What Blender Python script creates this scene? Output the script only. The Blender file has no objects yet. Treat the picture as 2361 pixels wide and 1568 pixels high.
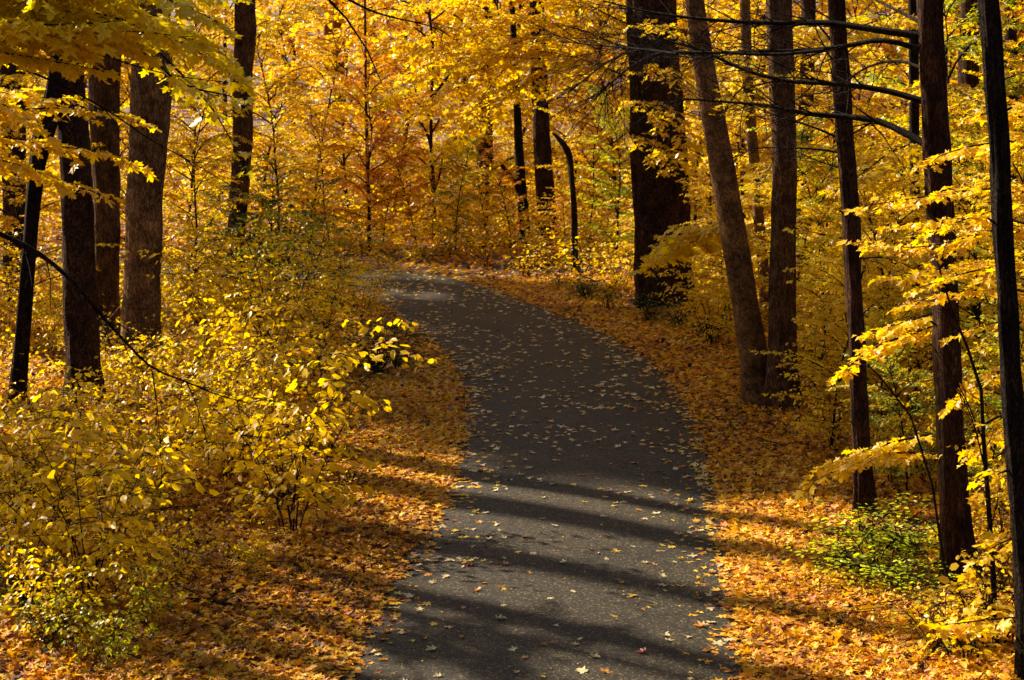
import bpy, math, random
import numpy as np
from mathutils import Vector, noise
PI = math.pi
R = math.radians
random.seed(7)
rng = np.random.default_rng(7)
sc = bpy.context.scene
COL = sc.collection

# ------------------------------------------------------------------ camera
W0, H0, F = 2361.0, 1568.0, 4405.0      # measuring frame of the photograph and focal length in its pixels
PITCH = math.atan((784 - 170) / F)
CAMZ = 4.5
cam = bpy.data.cameras.new('camera')
cam.sensor_width = 36
cam.lens = 36 * F / W0
cam.clip_start = 0.1
cam.clip_end = 2000
camo = bpy.data.objects.new('camera', cam)
COL.objects.link(camo)
camo.location = (0, 0, CAMZ)
camo.rotation_euler = (PI / 2 - PITCH, 0, 0)
sc.camera = camo
cam.dof.use_dof = True
cam.dof.focus_distance = 19.0
cam.dof.aperture_fstop = 5.6

# ------------------------------------------------------------------ light
SUN_EL = R(35)
SUN_DIR = Vector((-0.788, 0.615, 0)).normalized()          # horizontal direction towards the sun
sd = Vector((SUN_DIR.x * math.cos(SUN_EL), SUN_DIR.y * math.cos(SUN_EL), math.sin(SUN_EL)))
w = bpy.data.worlds.new('World')
sc.world = w
w.use_nodes = True
nt = w.node_tree
bg = nt.nodes['Background']
sky = nt.nodes.new('ShaderNodeTexSky')
sky.sky_type = 'NISHITA'
sky.sun_disc = False
sky.sun_elevation = SUN_EL
sky.sun_rotation = math.atan2(SUN_DIR.x, SUN_DIR.y)
sky.dust_density = 3.0
sky.ozone_density = 0.5
nt.links.new(sky.outputs[0], bg.inputs[0])
bg.inputs[1].default_value = 0.05
sky.air_density = 0.7
sl = bpy.data.lights.new('sun', 'SUN')
sl.energy = 5.0
sl.angle = R(1.1)
sl.color = (1.0, 0.87, 0.68)
so = bpy.data.objects.new('sun', sl)
COL.objects.link(so)
so.rotation_euler = sd.to_track_quat('Z', 'Y').to_euler()
so.location = sd * 60
sc.view_settings.view_transform = 'Standard'
sc.view_settings.look = 'None'
sc.view_settings.exposure = 1.5
sc.view_settings.gamma = 1.0
sc.render.engine = 'CYCLES'
sc.cycles.max_bounces = 7
sc.cycles.diffuse_bounces = 4
sc.cycles.glossy_bounces = 2
sc.cycles.transmission_bounces = 5
sc.cycles.transparent_max_bounces = 4
sc.cycles.caustics_reflective = False
sc.cycles.sample_clamp_indirect = 8.0

# ------------------------------------------------------------------ measuring helpers
FW = Vector((0, math.cos(PITCH), -math.sin(PITCH)))
UP = Vector((0, math.sin(PITCH), math.cos(PITCH)))
def ray(px, py):
    return FW + Vector((1, 0, 0)) * ((px - W0 / 2) / F) + UP * ((H0 / 2 - py) / F)
def P(px, py, Y):
    d = ray(px, py)
    return Vector((0, 0, CAMZ)) + d * (Y / d.y)
def G(px, py):
    d = ray(px, py)
    return Vector((0, 0, CAMZ)) + d * (-CAMZ / d.z)

# ------------------------------------------------------------------ materials
def mat(name):
    m = bpy.data.materials.new(name)
    m.use_nodes = True
    n = m.node_tree
    n.nodes.clear()
    out = n.nodes.new('ShaderNodeOutputMaterial')
    return m, n, out
def node(n, t, **kw):
    x = n.nodes.new(t)
    for k, v in kw.items():
        if k in x.inputs.keys():
            x.inputs[k].default_value = v
        else:
            setattr(x, k, v)
    return x
def ramp(n, stops, interp='LINEAR'):
    r = n.nodes.new('ShaderNodeValToRGB')
    r.color_ramp.interpolation = interp
    e = r.color_ramp.elements
    while len(e) > 1:
        e.remove(e[-1])
    e[0].position = stops[0][0]
    e[0].color = (*stops[0][1], 1)
    for p, c in stops[1:]:
        q = e.new(p)
        q.color = (*c, 1)
    return r
def leaf_mat(name, stops, trans=0.5, tsat=1.0, rough=0.38, spec=0.32):
    m, n, out = mat(name)
    L = n.links.new
    at = node(n, 'ShaderNodeAttribute', attribute_name='tint')
    rp = ramp(n, stops)
    # small blemishes inside the leaf
    nz = node(n, 'ShaderNodeTexNoise', Scale=60.0, Detail=2.0)
    tc = n.nodes.new('ShaderNodeTexCoord')
    L(tc.outputs['Object'], nz.inputs['Vector'])
    ad = node(n, 'ShaderNodeMath', operation='MULTIPLY_ADD')
    L(nz.outputs['Fac'], ad.inputs[0])
    ad.inputs[1].default_value = 0.24
    sb = node(n, 'ShaderNodeMath', operation='SUBTRACT')
    L(at.outputs['Fac'], sb.inputs[0])
    sb.inputs[1].default_value = 0.12
    L(sb.outputs[0], ad.inputs[2])
    L(ad.outputs[0], rp.inputs['Fac'])
    pb = node(n, 'ShaderNodeBsdfPrincipled', Roughness=rough)
    pb.inputs['Specular IOR Level'].default_value = spec
    L(rp.outputs['Color'], pb.inputs['Base Color'])
    tr = n.nodes.new('ShaderNodeBsdfTranslucent')
    hs = node(n, 'ShaderNodeHueSaturation', Saturation=1.12, Value=1.25 * tsat)
    L(rp.outputs['Color'], hs.inputs['Color'])
    L(hs.outputs['Color'], tr.inputs['Color'])
    mx = node(n, 'ShaderNodeMixShader')
    mx.inputs[0].default_value = trans
    L(pb.outputs[0], mx.inputs[1])
    L(tr.outputs[0], mx.inputs[2])
    L(mx.outputs[0], out.inputs['Surface'])
    return m
M = {}
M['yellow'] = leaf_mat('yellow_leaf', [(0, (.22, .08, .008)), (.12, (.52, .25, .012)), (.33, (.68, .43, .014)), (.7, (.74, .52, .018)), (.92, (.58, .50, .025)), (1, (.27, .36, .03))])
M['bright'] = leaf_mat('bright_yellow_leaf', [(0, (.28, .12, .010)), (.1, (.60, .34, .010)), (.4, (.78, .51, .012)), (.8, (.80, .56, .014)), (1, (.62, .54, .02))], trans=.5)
M['lemon'] = leaf_mat('lemon_leaf', [(0, (.40, .20, .012)), (.12, (.62, .42, .018)), (.4, (.72, .57, .025)), (1, (.74, .64, .035))], trans=.45)
M['gold'] = leaf_mat('golden_leaf', [(0, (.22, .08, .008)), (.2, (.56, .26, .012)), (.5, (.75, .48, .014)), (.85, (.79, .56, .018)), (1, (.56, .48, .025))])
M['orange'] = leaf_mat('orange_leaf', [(0, (.22, .06, .012)), (.3, (.58, .21, .018)), (.65, (.76, .37, .022)), (1, (.80, .50, .025))])
M['rust'] = leaf_mat('rust_leaf', [(0, (.12, .028, .016)), (.4, (.40, .10, .026)), (.8, (.58, .21, .03)), (1, (.68, .36, .035))])
M['lime'] = leaf_mat('yellow_green_leaf', [(0, (.10, .14, .015)), (.35, (.24, .28, .018)), (.7, (.46, .40, .020)), (1, (.68, .46, .02))])
M['acid'] = leaf_mat('lime_leaf', [(0, (.26, .34, .015)), (.4, (.48, .58, .02)), (.75, (.62, .66, .025)), (1, (.76, .62, .03))], trans=.55)
M['green'] = leaf_mat('green_leaf', [(0, (.025, .06, .015)), (.5, (.07, .13, .02)), (.85, (.16, .22, .022)), (1, (.5, .4, .02))], trans=.42)
M['litter'] = leaf_mat('fallen_leaf_colours', [(0, (.035, .015, .008)), (.2, (.15, .05, .014)), (.34, (.48, .17, .016)), (.54, (.68, .33, .018)), (.78, (.76, .46, .022)), (.92, (.72, .46, .06)), (.97, (.55, .36, .16)), (1, (.48, .09, .02))], trans=.25, spec=.18, rough=.6)
M['pale'] = leaf_mat('fallen_leaf_on_path', [(0, (.30, .03, .012)), (.12, (.45, .12, .02)), (.35, (.60, .32, .04)), (.6, (.66, .47, .12)), (.8, (.66, .52, .26)), (1, (.56, .44, .28))], trans=.15, spec=.5, rough=.4)

def bark_mat(name, c0, c1, c2, scale=9.0, stretch=.16, rough=.9, bump=1.0, moss=0.0):
    m, n, out = mat(name)
    L = n.links.new
    tc = n.nodes.new('ShaderNodeTexCoord')
    mp = node(n, 'ShaderNodeMapping')
    mp.inputs['Scale'].default_value = (scale, scale, scale * stretch * 1.5)
    L(tc.outputs['Object'], mp.inputs['Vector'])
    wn = node(n, 'ShaderNodeTexNoise', Scale=1.3, Detail=3.0)
    L(mp.outputs[0], wn.inputs['Vector'])
    vm = node(n, 'ShaderNodeVectorMath', operation='MULTIPLY_ADD')
    L(wn.outputs['Color'], vm.inputs[0])
    vm.inputs[1].default_value = (.9, .9, .9)
    L(mp.outputs[0], vm.inputs[2])
    vo = node(n, 'ShaderNodeTexNoise', Scale=2.2, Detail=2.0, Roughness=.6, Distortion=.8)
    L(vm.outputs[0], vo.inputs['Vector'])
    sb_ = node(n, 'ShaderNodeMath', operation='SUBTRACT')
    L(vo.outputs['Fac'], sb_.inputs[0]); sb_.inputs[1].default_value = .5
    ab_ = node(n, 'ShaderNodeMath', operation='ABSOLUTE')
    L(sb_.outputs[0], ab_.inputs[0])
    n2 = node(n, 'ShaderNodeTexNoise', Scale=6.0, Detail=6.0, Roughness=.75)
    L(mp.outputs[0], n2.inputs['Vector'])
    r1 = ramp(n, [(0, (.1, .1, .1)), (.10, (1, 1, 1))])
    L(ab_.outputs[0], r1.inputs['Fac'])
    mul = node(n, 'ShaderNodeMath', operation='MULTIPLY')
    L(r1.outputs['Color'], mul.inputs[0])
    L(n2.outputs['Fac'], mul.inputs[1])
    rp = ramp(n, [(0, c0), (.28, c1), (.62, c2)])
    L(mul.outputs[0], rp.inputs['Fac'])
    n3 = node(n, 'ShaderNodeTexNoise', Scale=2.6, Detail=7.0, Roughness=.7)
    L(tc.outputs['Object'], n3.inputs['Vector'])
    r3 = ramp(n, [(.36, (.40, .34, .32)), (.52, (1.0, .95, .88)), (.68, (1.7, 1.6, 1.3))])
    L(n3.outputs['Fac'], r3.inputs['Fac'])
    mm = node(n, 'ShaderNodeMix', data_type='RGBA', blend_type='MULTIPLY')
    mm.inputs[0].default_value = 1
    L(rp.outputs['Color'], mm.inputs[6])
    L(r3.outputs['Color'], mm.inputs[7])
    pb = node(n, 'ShaderNodeBsdfPrincipled', Roughness=rough)
    pb.inputs['Specular IOR Level'].default_value = .08
    L(mm.outputs[2], pb.inputs['Base Color'])
    bp = node(n, 'ShaderNodeBump', Strength=bump, Distance=.03)
    L(mul.outputs[0], bp.inputs['Height'])
    L(bp.outputs[0], pb.inputs['Normal'])
    L(pb.outputs[0], out.inputs['Surface'])
    return m
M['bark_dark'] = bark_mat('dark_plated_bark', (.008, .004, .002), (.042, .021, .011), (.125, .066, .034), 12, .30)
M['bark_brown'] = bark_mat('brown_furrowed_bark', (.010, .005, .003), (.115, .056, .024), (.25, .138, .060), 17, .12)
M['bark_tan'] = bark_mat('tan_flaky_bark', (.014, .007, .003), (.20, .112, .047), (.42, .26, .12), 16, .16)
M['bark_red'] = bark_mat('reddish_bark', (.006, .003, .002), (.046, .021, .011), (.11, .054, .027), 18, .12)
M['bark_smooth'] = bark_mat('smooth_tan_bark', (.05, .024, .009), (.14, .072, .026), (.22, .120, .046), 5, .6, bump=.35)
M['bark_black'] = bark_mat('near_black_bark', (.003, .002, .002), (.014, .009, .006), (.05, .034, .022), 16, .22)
M['twig'] = bark_mat('twig_bark', (.006, .004, .003), (.014, .009, .006), (.030, .019, .012), 20, .5, bump=.2)

# ------------------------------------------------------------------ mesh helpers
class Buf:
    """collects verts, tris / quads and a per-face tint"""
    def __init__(s):
        s.v = []; s.f3 = []; s.t3 = []; s.f4 = []; s.n = 0
    def addv(s, a):
        k = s.n
        s.v.append(np.asarray(a, dtype=np.float32).reshape(-1, 3))
        s.n += len(s.v[-1])
        return k
    def mesh(s, name, smooth=False):
        me = bpy.data.meshes.new(name)
        V = np.concatenate(s.v) if s.v else np.zeros((0, 3), np.float32)
        f3 = np.concatenate(s.f3).astype(np.int32) if s.f3 else np.zeros((0, 3), np.int32)
        f4 = np.concatenate(s.f4).astype(np.int32) if s.f4 else np.zeros((0, 4), np.int32)
        t3 = np.concatenate(s.t3) if s.t3 else np.zeros(0, np.float32)
        me.vertices.add(len(V))
        me.vertices.foreach_set('co', V.ravel())
        me.loops.add(f3.size + f4.size)
        me.loops.foreach_set('vertex_index', np.concatenate([f3.ravel(), f4.ravel()]))
        me.polygons.add(len(f3) + len(f4))
        st = np.concatenate([np.arange(len(f3)) * 3, f3.size + np.arange(len(f4)) * 4]).astype(np.int32)
        me.polygons.foreach_set('loop_start', st)
        if smooth:
            me.polygons.foreach_set('use_smooth', np.ones(len(st), dtype=bool))
        if len(t3):
            a = me.attributes.new('tint', 'FLOAT', 'FACE')
            a.data.foreach_set('value', np.concatenate([t3, np.zeros(len(f4))]).astype(np.float32))
        me.update(calc_edges=True)
        return me

def tube(b, pts, rad, sides=6):
    pts = np.asarray(pts, float); rad = np.asarray(rad, float)
    n = len(pts)
    t = np.gradient(pts, axis=0)
    t /= np.linalg.norm(t, axis=1)[:, None] + 1e-9
    ref = np.array([0, 0, 1.0]) if abs(t[0][2]) < .8 else np.array([1.0, 0, 0])
    u = np.cross(t, ref); u /= np.linalg.norm(u, axis=1)[:, None] + 1e-9
    v = np.cross(t, u)
    a = np.arange(sides) / sides * 2 * PI
    ring = pts[:, None, :] + rad[:, None, None] * (np.cos(a)[None, :, None] * u[:, None, :] + np.sin(a)[None, :, None] * v[:, None, :])
    k = b.addv(ring)
    i = np.arange(n - 1)[:, None] * sides; j = np.arange(sides)[None, :]; j2 = (j + 1) % sides
    b.f4.append(np.stack([k + i + j, k + i + j2, k + i + sides + j2, k + i + sides + j], -1).reshape(-1, 4))

def sticks(b, A, B, ra, rb):
    A = np.asarray(A, float); B = np.asarray(B, float)
    if not len(A):
        return
    d = B - A
    d /= np.linalg.norm(d, axis=1)[:, None] + 1e-9
    ref = np.tile([0, 0, 1.0], (len(A), 1)); ref[np.abs(d[:, 2]) > .9] = (1, 0, 0)
    u = np.cross(d, ref); u /= np.linalg.norm(u, axis=1)[:, None] + 1e-9
    v = np.cross(d, u)
    ang = np.arange(3) * 2 * PI / 3
    o = np.cos(ang)[None, :, None] * u[:, None] + np.sin(ang)[None, :, None] * v[:, None]
    ra = np.broadcast_to(ra, len(A))[:, None, None]; rb = np.broadcast_to(rb, len(A))[:, None, None]
    V = np.concatenate([A[:, None] + o * ra, B[:, None] + o * rb], 1)
    k = b.addv(V)
    q = np.array([[0, 1, 4, 3], [1, 2, 5, 4], [2, 0, 3, 5]])
    b.f4.append((k + np.arange(len(A))[:, None, None] * 6 + q[None]).reshape(-1, 4))

def template(half, centre):
    out = list(half) + [(x, -y) for x, y in reversed(half[1:-1])]
    V = [(centre[0], 0)] + out
    n = len(out)
    T = [(0, 1 + i, 1 + (i + 1) % n) for i in range(n)]
    return np.array(V, float), np.array(T)
T_MAPLE = template([(0, 0), (-.04, .17), (.06, .46), (.22, .27), (.38, .38), (.62, .56), (.58, .33), (.54, .17), (.74, .21), (1, 0)], (.32, 0))
T_MAPLE_MID = template([(0, 0), (.04, .45), (.25, .24), (.62, .56), (.55, .17), (1, 0)], (.32, 0))
T_OVAL = template([(0, 0), (.22, .2), (.52, .27), (.8, .16), (1, 0)], (.5, 0))
T_OVAL_S = template([(0, 0), (.3, .24), (.7, .22), (1, 0)], (.5, 0))
T_FAR = (np.array([(0, 0), (.5, .42), (1, 0), (.5, -.42)], float), np.array([(0, 1, 2), (0, 2, 3)]))
T_FAR3 = (np.array([(0, 0), (.15, .45), (.45, .2), (.75, .5), (1, 0), (.75, -.5), (.45, -.2), (.15, -.45)], float),
          np.array([(0, 1, 2), (2, 3, 4), (4, 5, 6), (6, 7, 0), (0, 2, 6), (2, 4, 6)]))

def put_leaves(b, T, pos, axis, nrm, size, tint, bend=.25):
    pos = np.asarray(pos, float); axis = np.asarray(axis, float); nrm = np.asarray(nrm, float)
    n = len(pos)
    if not n:
        return
    axis = axis / (np.linalg.norm(axis, axis=1)[:, None] + 1e-9)
    side = np.cross(nrm, axis); side /= np.linalg.norm(side, axis=1)[:, None] + 1e-9
    nr = np.cross(axis, side)
    TV, TF = T
    u = TV[:, 0]; v = TV[:, 1]
    bd = bend * rng.uniform(-.4, 1.3, n)[:, None]
    fold = rng.uniform(-.2, .45, n)[:, None]
    wv = -bd * (u[None] ** 2) + fold * np.abs(v)[None] + rng.normal(0, .05, (n, len(u)))
    asp = rng.uniform(.85, 1.15, n)[:, None]
    s = np.asarray(size, float)[:, None, None]
    V = pos[:, None] + s * (u[None, :, None] * axis[:, None] + (v[None] * asp)[:, :, None] * side[:, None] + wv[:, :, None] * nr[:, None])
    k = b.addv(V)
    b.f3.append((k + np.arange(n)[:, None, None] * len(TV) + TF[None]).reshape(-1, 3))
    b.t3.append(np.repeat(np.asarray(tint, float), len(TF)))

def unit(a):
    return a / (np.linalg.norm(a, axis=-1, keepdims=True) + 1e-9)

def dress(wood, leaf, pts, r0, r1, twig_len, twig_step, leaf_size, leaf_step, T, start=.15, flat=1.0, droop=.25,
          tint0=.5, tint_s=.16, sides=5, opp=True, twig_r=.003, tilt=.45, keep=1.0):
    """a bough along pts with twigs on both sides and leaves on the twigs"""
    pts = np.asarray(pts, float)
    seg = np.linalg.norm(np.diff(pts, axis=0), axis=1)
    cum = np.concatenate([[0], np.cumsum(seg)])
    Lt = cum[-1]
    tube(wood, pts, np.linspace(r0, r1, len(pts)), sides)
    s = np.arange(start * Lt, Lt, twig_step)
    if not len(s):
        s = np.array([Lt * .8])
    s = np.clip(s + rng.normal(0, twig_step * .25, len(s)), 0, Lt)
    S = np.concatenate([s, s]) if opp else s
    sg = np.concatenate([np.ones(len(s)), -np.ones(len(s))]) if opp else np.where(np.arange(len(s)) % 2, 1.0, -1.0)
    k = rng.random(len(S)) < keep
    S = S[k]; sg = sg[k]
    S = np.append(S, Lt); sg = np.append(sg, 0)
    base = np.stack([np.interp(S, cum, pts[:, i]) for i in range(3)], 1)
    e = .05 * Lt
    tan = unit(np.stack([np.interp(np.minimum(S + e, Lt), cum, pts[:, i]) - np.interp(np.maximum(S - e, 0), cum, pts[:, i]) for i in range(3)], 1))
    up = np.array([0, 0, 1.0])
    lat = unit(np.cross(tan, up[None]) + 1e-4)
    nrm = unit(np.cross(lat, tan))
    nrm *= np.sign(nrm[:, 2:3] + 1e-6)
    fr = S / Lt
    shape = np.clip(1.15 - fr, .25, 1) * np.clip(fr * 3 + .35, .4, 1)
    TL = twig_len * shape * rng.uniform(.6, 1.25, len(S))
    ang = rng.normal(52, 10, len(S)) * PI / 180 * sg
    roll = rng.normal(0, .28 / flat, len(S))
    d = np.cos(ang)[:, None] * tan + np.sin(ang)[:, None] * (np.cos(roll)[:, None] * lat + np.sin(roll)[:, None] * nrm)
    d = unit(d + np.array([0, 0, -1.0]) * (droop * rng.uniform(-.3, 1, len(S)))[:, None] * .6)
    mid = base + d * TL[:, None] * .5
    d2 = unit(d + np.array([0, 0, -1.0]) * (droop * .9) + rng.normal(0, .12, d.shape))
    end = mid + d2 * TL[:, None] * .5
    sticks(wood, base, mid, twig_r * 1.5, twig_r)
    sticks(wood, mid, end, twig_r, twig_r * .5)
    m = max(2, int(np.max(TL) / leaf_step) + 1)
    U = (np.arange(m) + .5)[None] * leaf_step * rng.uniform(.9, 1.1, (len(S), 1))
    ok = U < TL[:, None] + .4 * leaf_step
    U = np.minimum(U / TL[:, None], 1)
    pos = np.where((U < .5)[..., None], base[:, None] + (mid - base)[:, None] * (U * 2)[..., None], mid[:, None] + (end - mid)[:, None] * (U * 2 - 1)[..., None])
    tw = np.broadcast_to(d2[:, None], pos.shape)
    sd_ = unit(np.cross(tw, up))
    tt = np.clip(rng.normal(tint0, tint_s * .6, (len(S), 1)) + rng.normal(0, tint_s, U.shape), 0, 1)
    for sgn in ((1, -1) if opp else (0,)):
        sg2 = sgn if sgn else np.where(np.arange(m) % 2, 1., -1.)[None, :, None]
        ax = unit(tw * rng.uniform(.3, 1.1, U.shape)[..., None] + sd_ * sg2 * rng.uniform(.5, 1.1, U.shape)[..., None]
                  + np.array([0, 0, -1.0]) * (droop * rng.uniform(-.3, 1.8, U.shape))[..., None])
        nn = unit(np.array([0, 0, 1.0]) + rng.normal(0, tilt, pos.shape))
        pet = pos + ax * leaf_size * rng.uniform(.15, .5, U.shape)[..., None]
        k = ok & (rng.random(U.shape) < .93)
        put_leaves(leaf, T, pet[k], ax[k], nn[k], leaf_size * rng.uniform(.5, 1.25, int(k.sum())), tt[k], bend=.3)

def link(name, me, material, parent=None, loc=None):
    o = bpy.data.objects.new(name, me)
    COL.objects.link(o)
    if material is not None:
        if not me.materials:
            me.materials.append(material)
        o.material_slots[0].link = 'OBJECT'
        o.material_slots[0].material = material
    if parent is not None:
        o.parent = parent
    if loc is not None:
        o.location = loc
    return o
def thing(name, label, cat, loc=(0, 0, 0), group=None):
    o = bpy.data.objects.new(name, None)
    o.empty_display_size = .2
    COL.objects.link(o)
    o.location = loc
    o['label'] = label
    o['category'] = cat
    if group:
        o['group'] = group
    return o
def copy_thing(src, loc, rz=0, s=(1, 1, 1), label=None, mats=None):
    r = src.copy()
    COL.objects.link(r)
    r.location = loc; r.rotation_euler = (0, 0, rz); r.scale = s
    if label:
        r['label'] = label
    for ch in src.children:
        c = ch.copy()
        COL.objects.link(c)
        c.parent = r
        if mats and ch.name.split('.')[0] in mats:
            c.material_slots[0].link = 'OBJECT'
            c.material_slots[0].material = mats[ch.name.split('.')[0]]
    return r

# ------------------------------------------------------------------ path and terrain
LE = [(-3.3, -2), (-2.4, 3), (-1.8, 8), (-1.5, 11.5)] + [tuple(G(*p)[:2]) for p in
     [(790, 1568), (865, 1410), (945, 1270), (1000, 1215), (1040, 1130), (1064, 1020), (1076, 920), (1060, 860), (1012, 800), (960, 762), (905, 722), (860, 690)]] + \
     [(-3.6, 40.4), (-5, 42), (-8, 43.2), (-14, 44), (-22, 44.4), (-40, 44)]
RE = [(.2, -2), (.9, 3), (1.35, 8), (1.6, 11.5)] + [tuple(G(*p)[:2]) for p in
     [(1715, 1568), (1692, 1430), (1672, 1280), (1655, 1150), (1620, 1000), (1580, 920), (1530, 860), (1480, 818), (1400, 770), (1300, 728), (1200, 690), (1100, 652), (1000, 632), (940, 626)]] + \
     [(-4.5, 44.9), (-8, 46.2), (-14, 47), (-22, 47.4), (-40, 47)]
def resample(pl, n):
    p = np.array(pl, float)
    for _ in range(3):                                   # round the corners
        q = np.empty((2 * len(p) - 2, 2))
        q[0::2] = .75 * p[:-1] + .25 * p[1:]
        q[1::2] = .25 * p[:-1] + .75 * p[1:]
        p = np.vstack([p[:1], q, p[-1:]])
    c = np.concatenate([[0], np.cumsum(np.linalg.norm(np.diff(p, axis=0), axis=1))])
    s = np.linspace(0, c[-1], n)
    return np.stack([np.interp(s, c, p[:, i]) for i in range(2)], 1)
NP_ = 260
LEr, REr = resample(LE, NP_), resample(RE, NP_)
# signed inside test: polygon of the path
POLY = np.vstack([LEr, REr[::-1]])
def seg_dist(x, y, E):
    """distance of many points to a polyline"""
    out = np.full(len(x), 1e9)
    E = E[::2]
    for a, b2 in zip(E[:-1], E[1:]):
        d = b2 - a
        L2 = d @ d + 1e-9
        t = np.clip(((x - a[0]) * d[0] + (y - a[1]) * d[1]) / L2, 0, 1)
        out = np.minimum(out, np.hypot(x - a[0] - t * d[0], y - a[1] - t * d[1]))
    return out
def inside(x, y):
    c = np.zeros(len(x), bool)
    xs, ys = POLY[:, 0], POLY[:, 1]
    n = len(POLY)
    for i in range(n):
        j = i - 1
        if ys[i] == ys[j]:
            continue
        cond = (ys[i] > y) != (ys[j] > y)
        xi = (xs[j] - xs[i]) * (y - ys[i]) / (ys[j] - ys[i]) + xs[i]
        c ^= cond & (x < xi)
    return c
def path_sd(x, y):
    """metres outside the path (negative inside)"""
    x = np.asarray(x, float); y = np.asarray(y, float)
    d = np.minimum(seg_dist(x, y, LEr), seg_dist(x, y, REr))
    return np.where(inside(x, y), -d, d)
def sm(t):
    t = np.clip(t, 0, 1)
    return t * t * (3 - 2 * t)
def tz0(x, y, d):
    bump = .05 * np.sin(x * 1.7 + y * .6) * np.cos(y * 1.1 - x * .4) + .03 * np.sin(x * 3.9 + 1) * np.sin(y * 3.1 + x)
    z = sm((d - .3) / 3) * (bump + .06) - .02 * (1 - sm(d / .3))
    z = z + .07 * np.maximum(y - 50, 0) * sm((y - 50) / 10) + .02 * sm((d - 4) / 6) * np.maximum(np.abs(x) - 8, 0)
    return np.where(d < 0, -.035, z)
def tz(x, y):
    x = np.atleast_1d(np.asarray(x, float)); y = np.atleast_1d(np.asarray(y, float))
    return tz0(x, y, path_sd(x, y))
def tz1(x, y):
    return float(tz([x], [y])[0])

# forest floor sheet
def grid_sheet(name, xs, ys, material):
    X, Y = np.meshgrid(xs, ys)
    d = path_sd(X.ravel(), Y.ravel())
    Z = tz0(X.ravel(), Y.ravel(), d)
    me = bpy.data.meshes.new(name)
    b = Buf()
    b.addv(np.stack([X.ravel(), Y.ravel(), Z], 1))
    nx, ny = len(xs), len(ys)
    i = np.arange(ny - 1)[:, None] * nx + np.arange(nx - 1)[None]
    b.f4.append(np.stack([i, i + 1, i + nx + 1, i + nx], -1).reshape(-1, 4))
    me = b.mesh(name, smooth=True)
    o = link(name, me, material)
    o['kind'] = 'structure'
    return o
def floor_mat():
    m, n, out = mat('forest_floor')
    L = n.links.new
    tc = n.nodes.new('ShaderNodeTexCoord')
    v1 = node(n, 'ShaderNodeTexVoronoi', Scale=13.0)
    L(tc.outputs['Object'], v1.inputs['Vector'])
    sp = n.nodes.new('ShaderNodeSeparateColor')
    L(v1.outputs['Color'], sp.inputs[0])
    rp = ramp(n, [(0, (.010, .006, .004)), (.3, (.035, .015, .008)), (.6, (.10, .035, .012)), (.9, (.24, .09, .02)), (1, (.08, .03, .012))])
    L(sp.outputs[0], rp.inputs['Fac'])
    pb = node(n, 'ShaderNodeBsdfPrincipled', Roughness=.85)
    L(rp.outputs['Color'], pb.inputs['Base Color'])
    bp = node(n, 'ShaderNodeBump', Strength=.8, Distance=.03)
    L(sp.outputs[1], bp.inputs['Height'])
    L(bp.outputs[0], pb.inputs['Normal'])
    L(pb.outputs[0], out.inputs['Surface'])
    return m
M['floor'] = floor_mat()
xs = np.concatenate([np.linspace(-600, -30, 20), np.arange(-29.5, 29.6, .25), np.linspace(30, 600, 20)])
ys = np.concatenate([np.linspace(-300, -6, 12), np.arange(-5, 62, .25), np.linspace(62.5, 140, 60), np.linspace(150, 200, 6)])
grid_sheet('ground', xs, ys, M['floor'])

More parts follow.
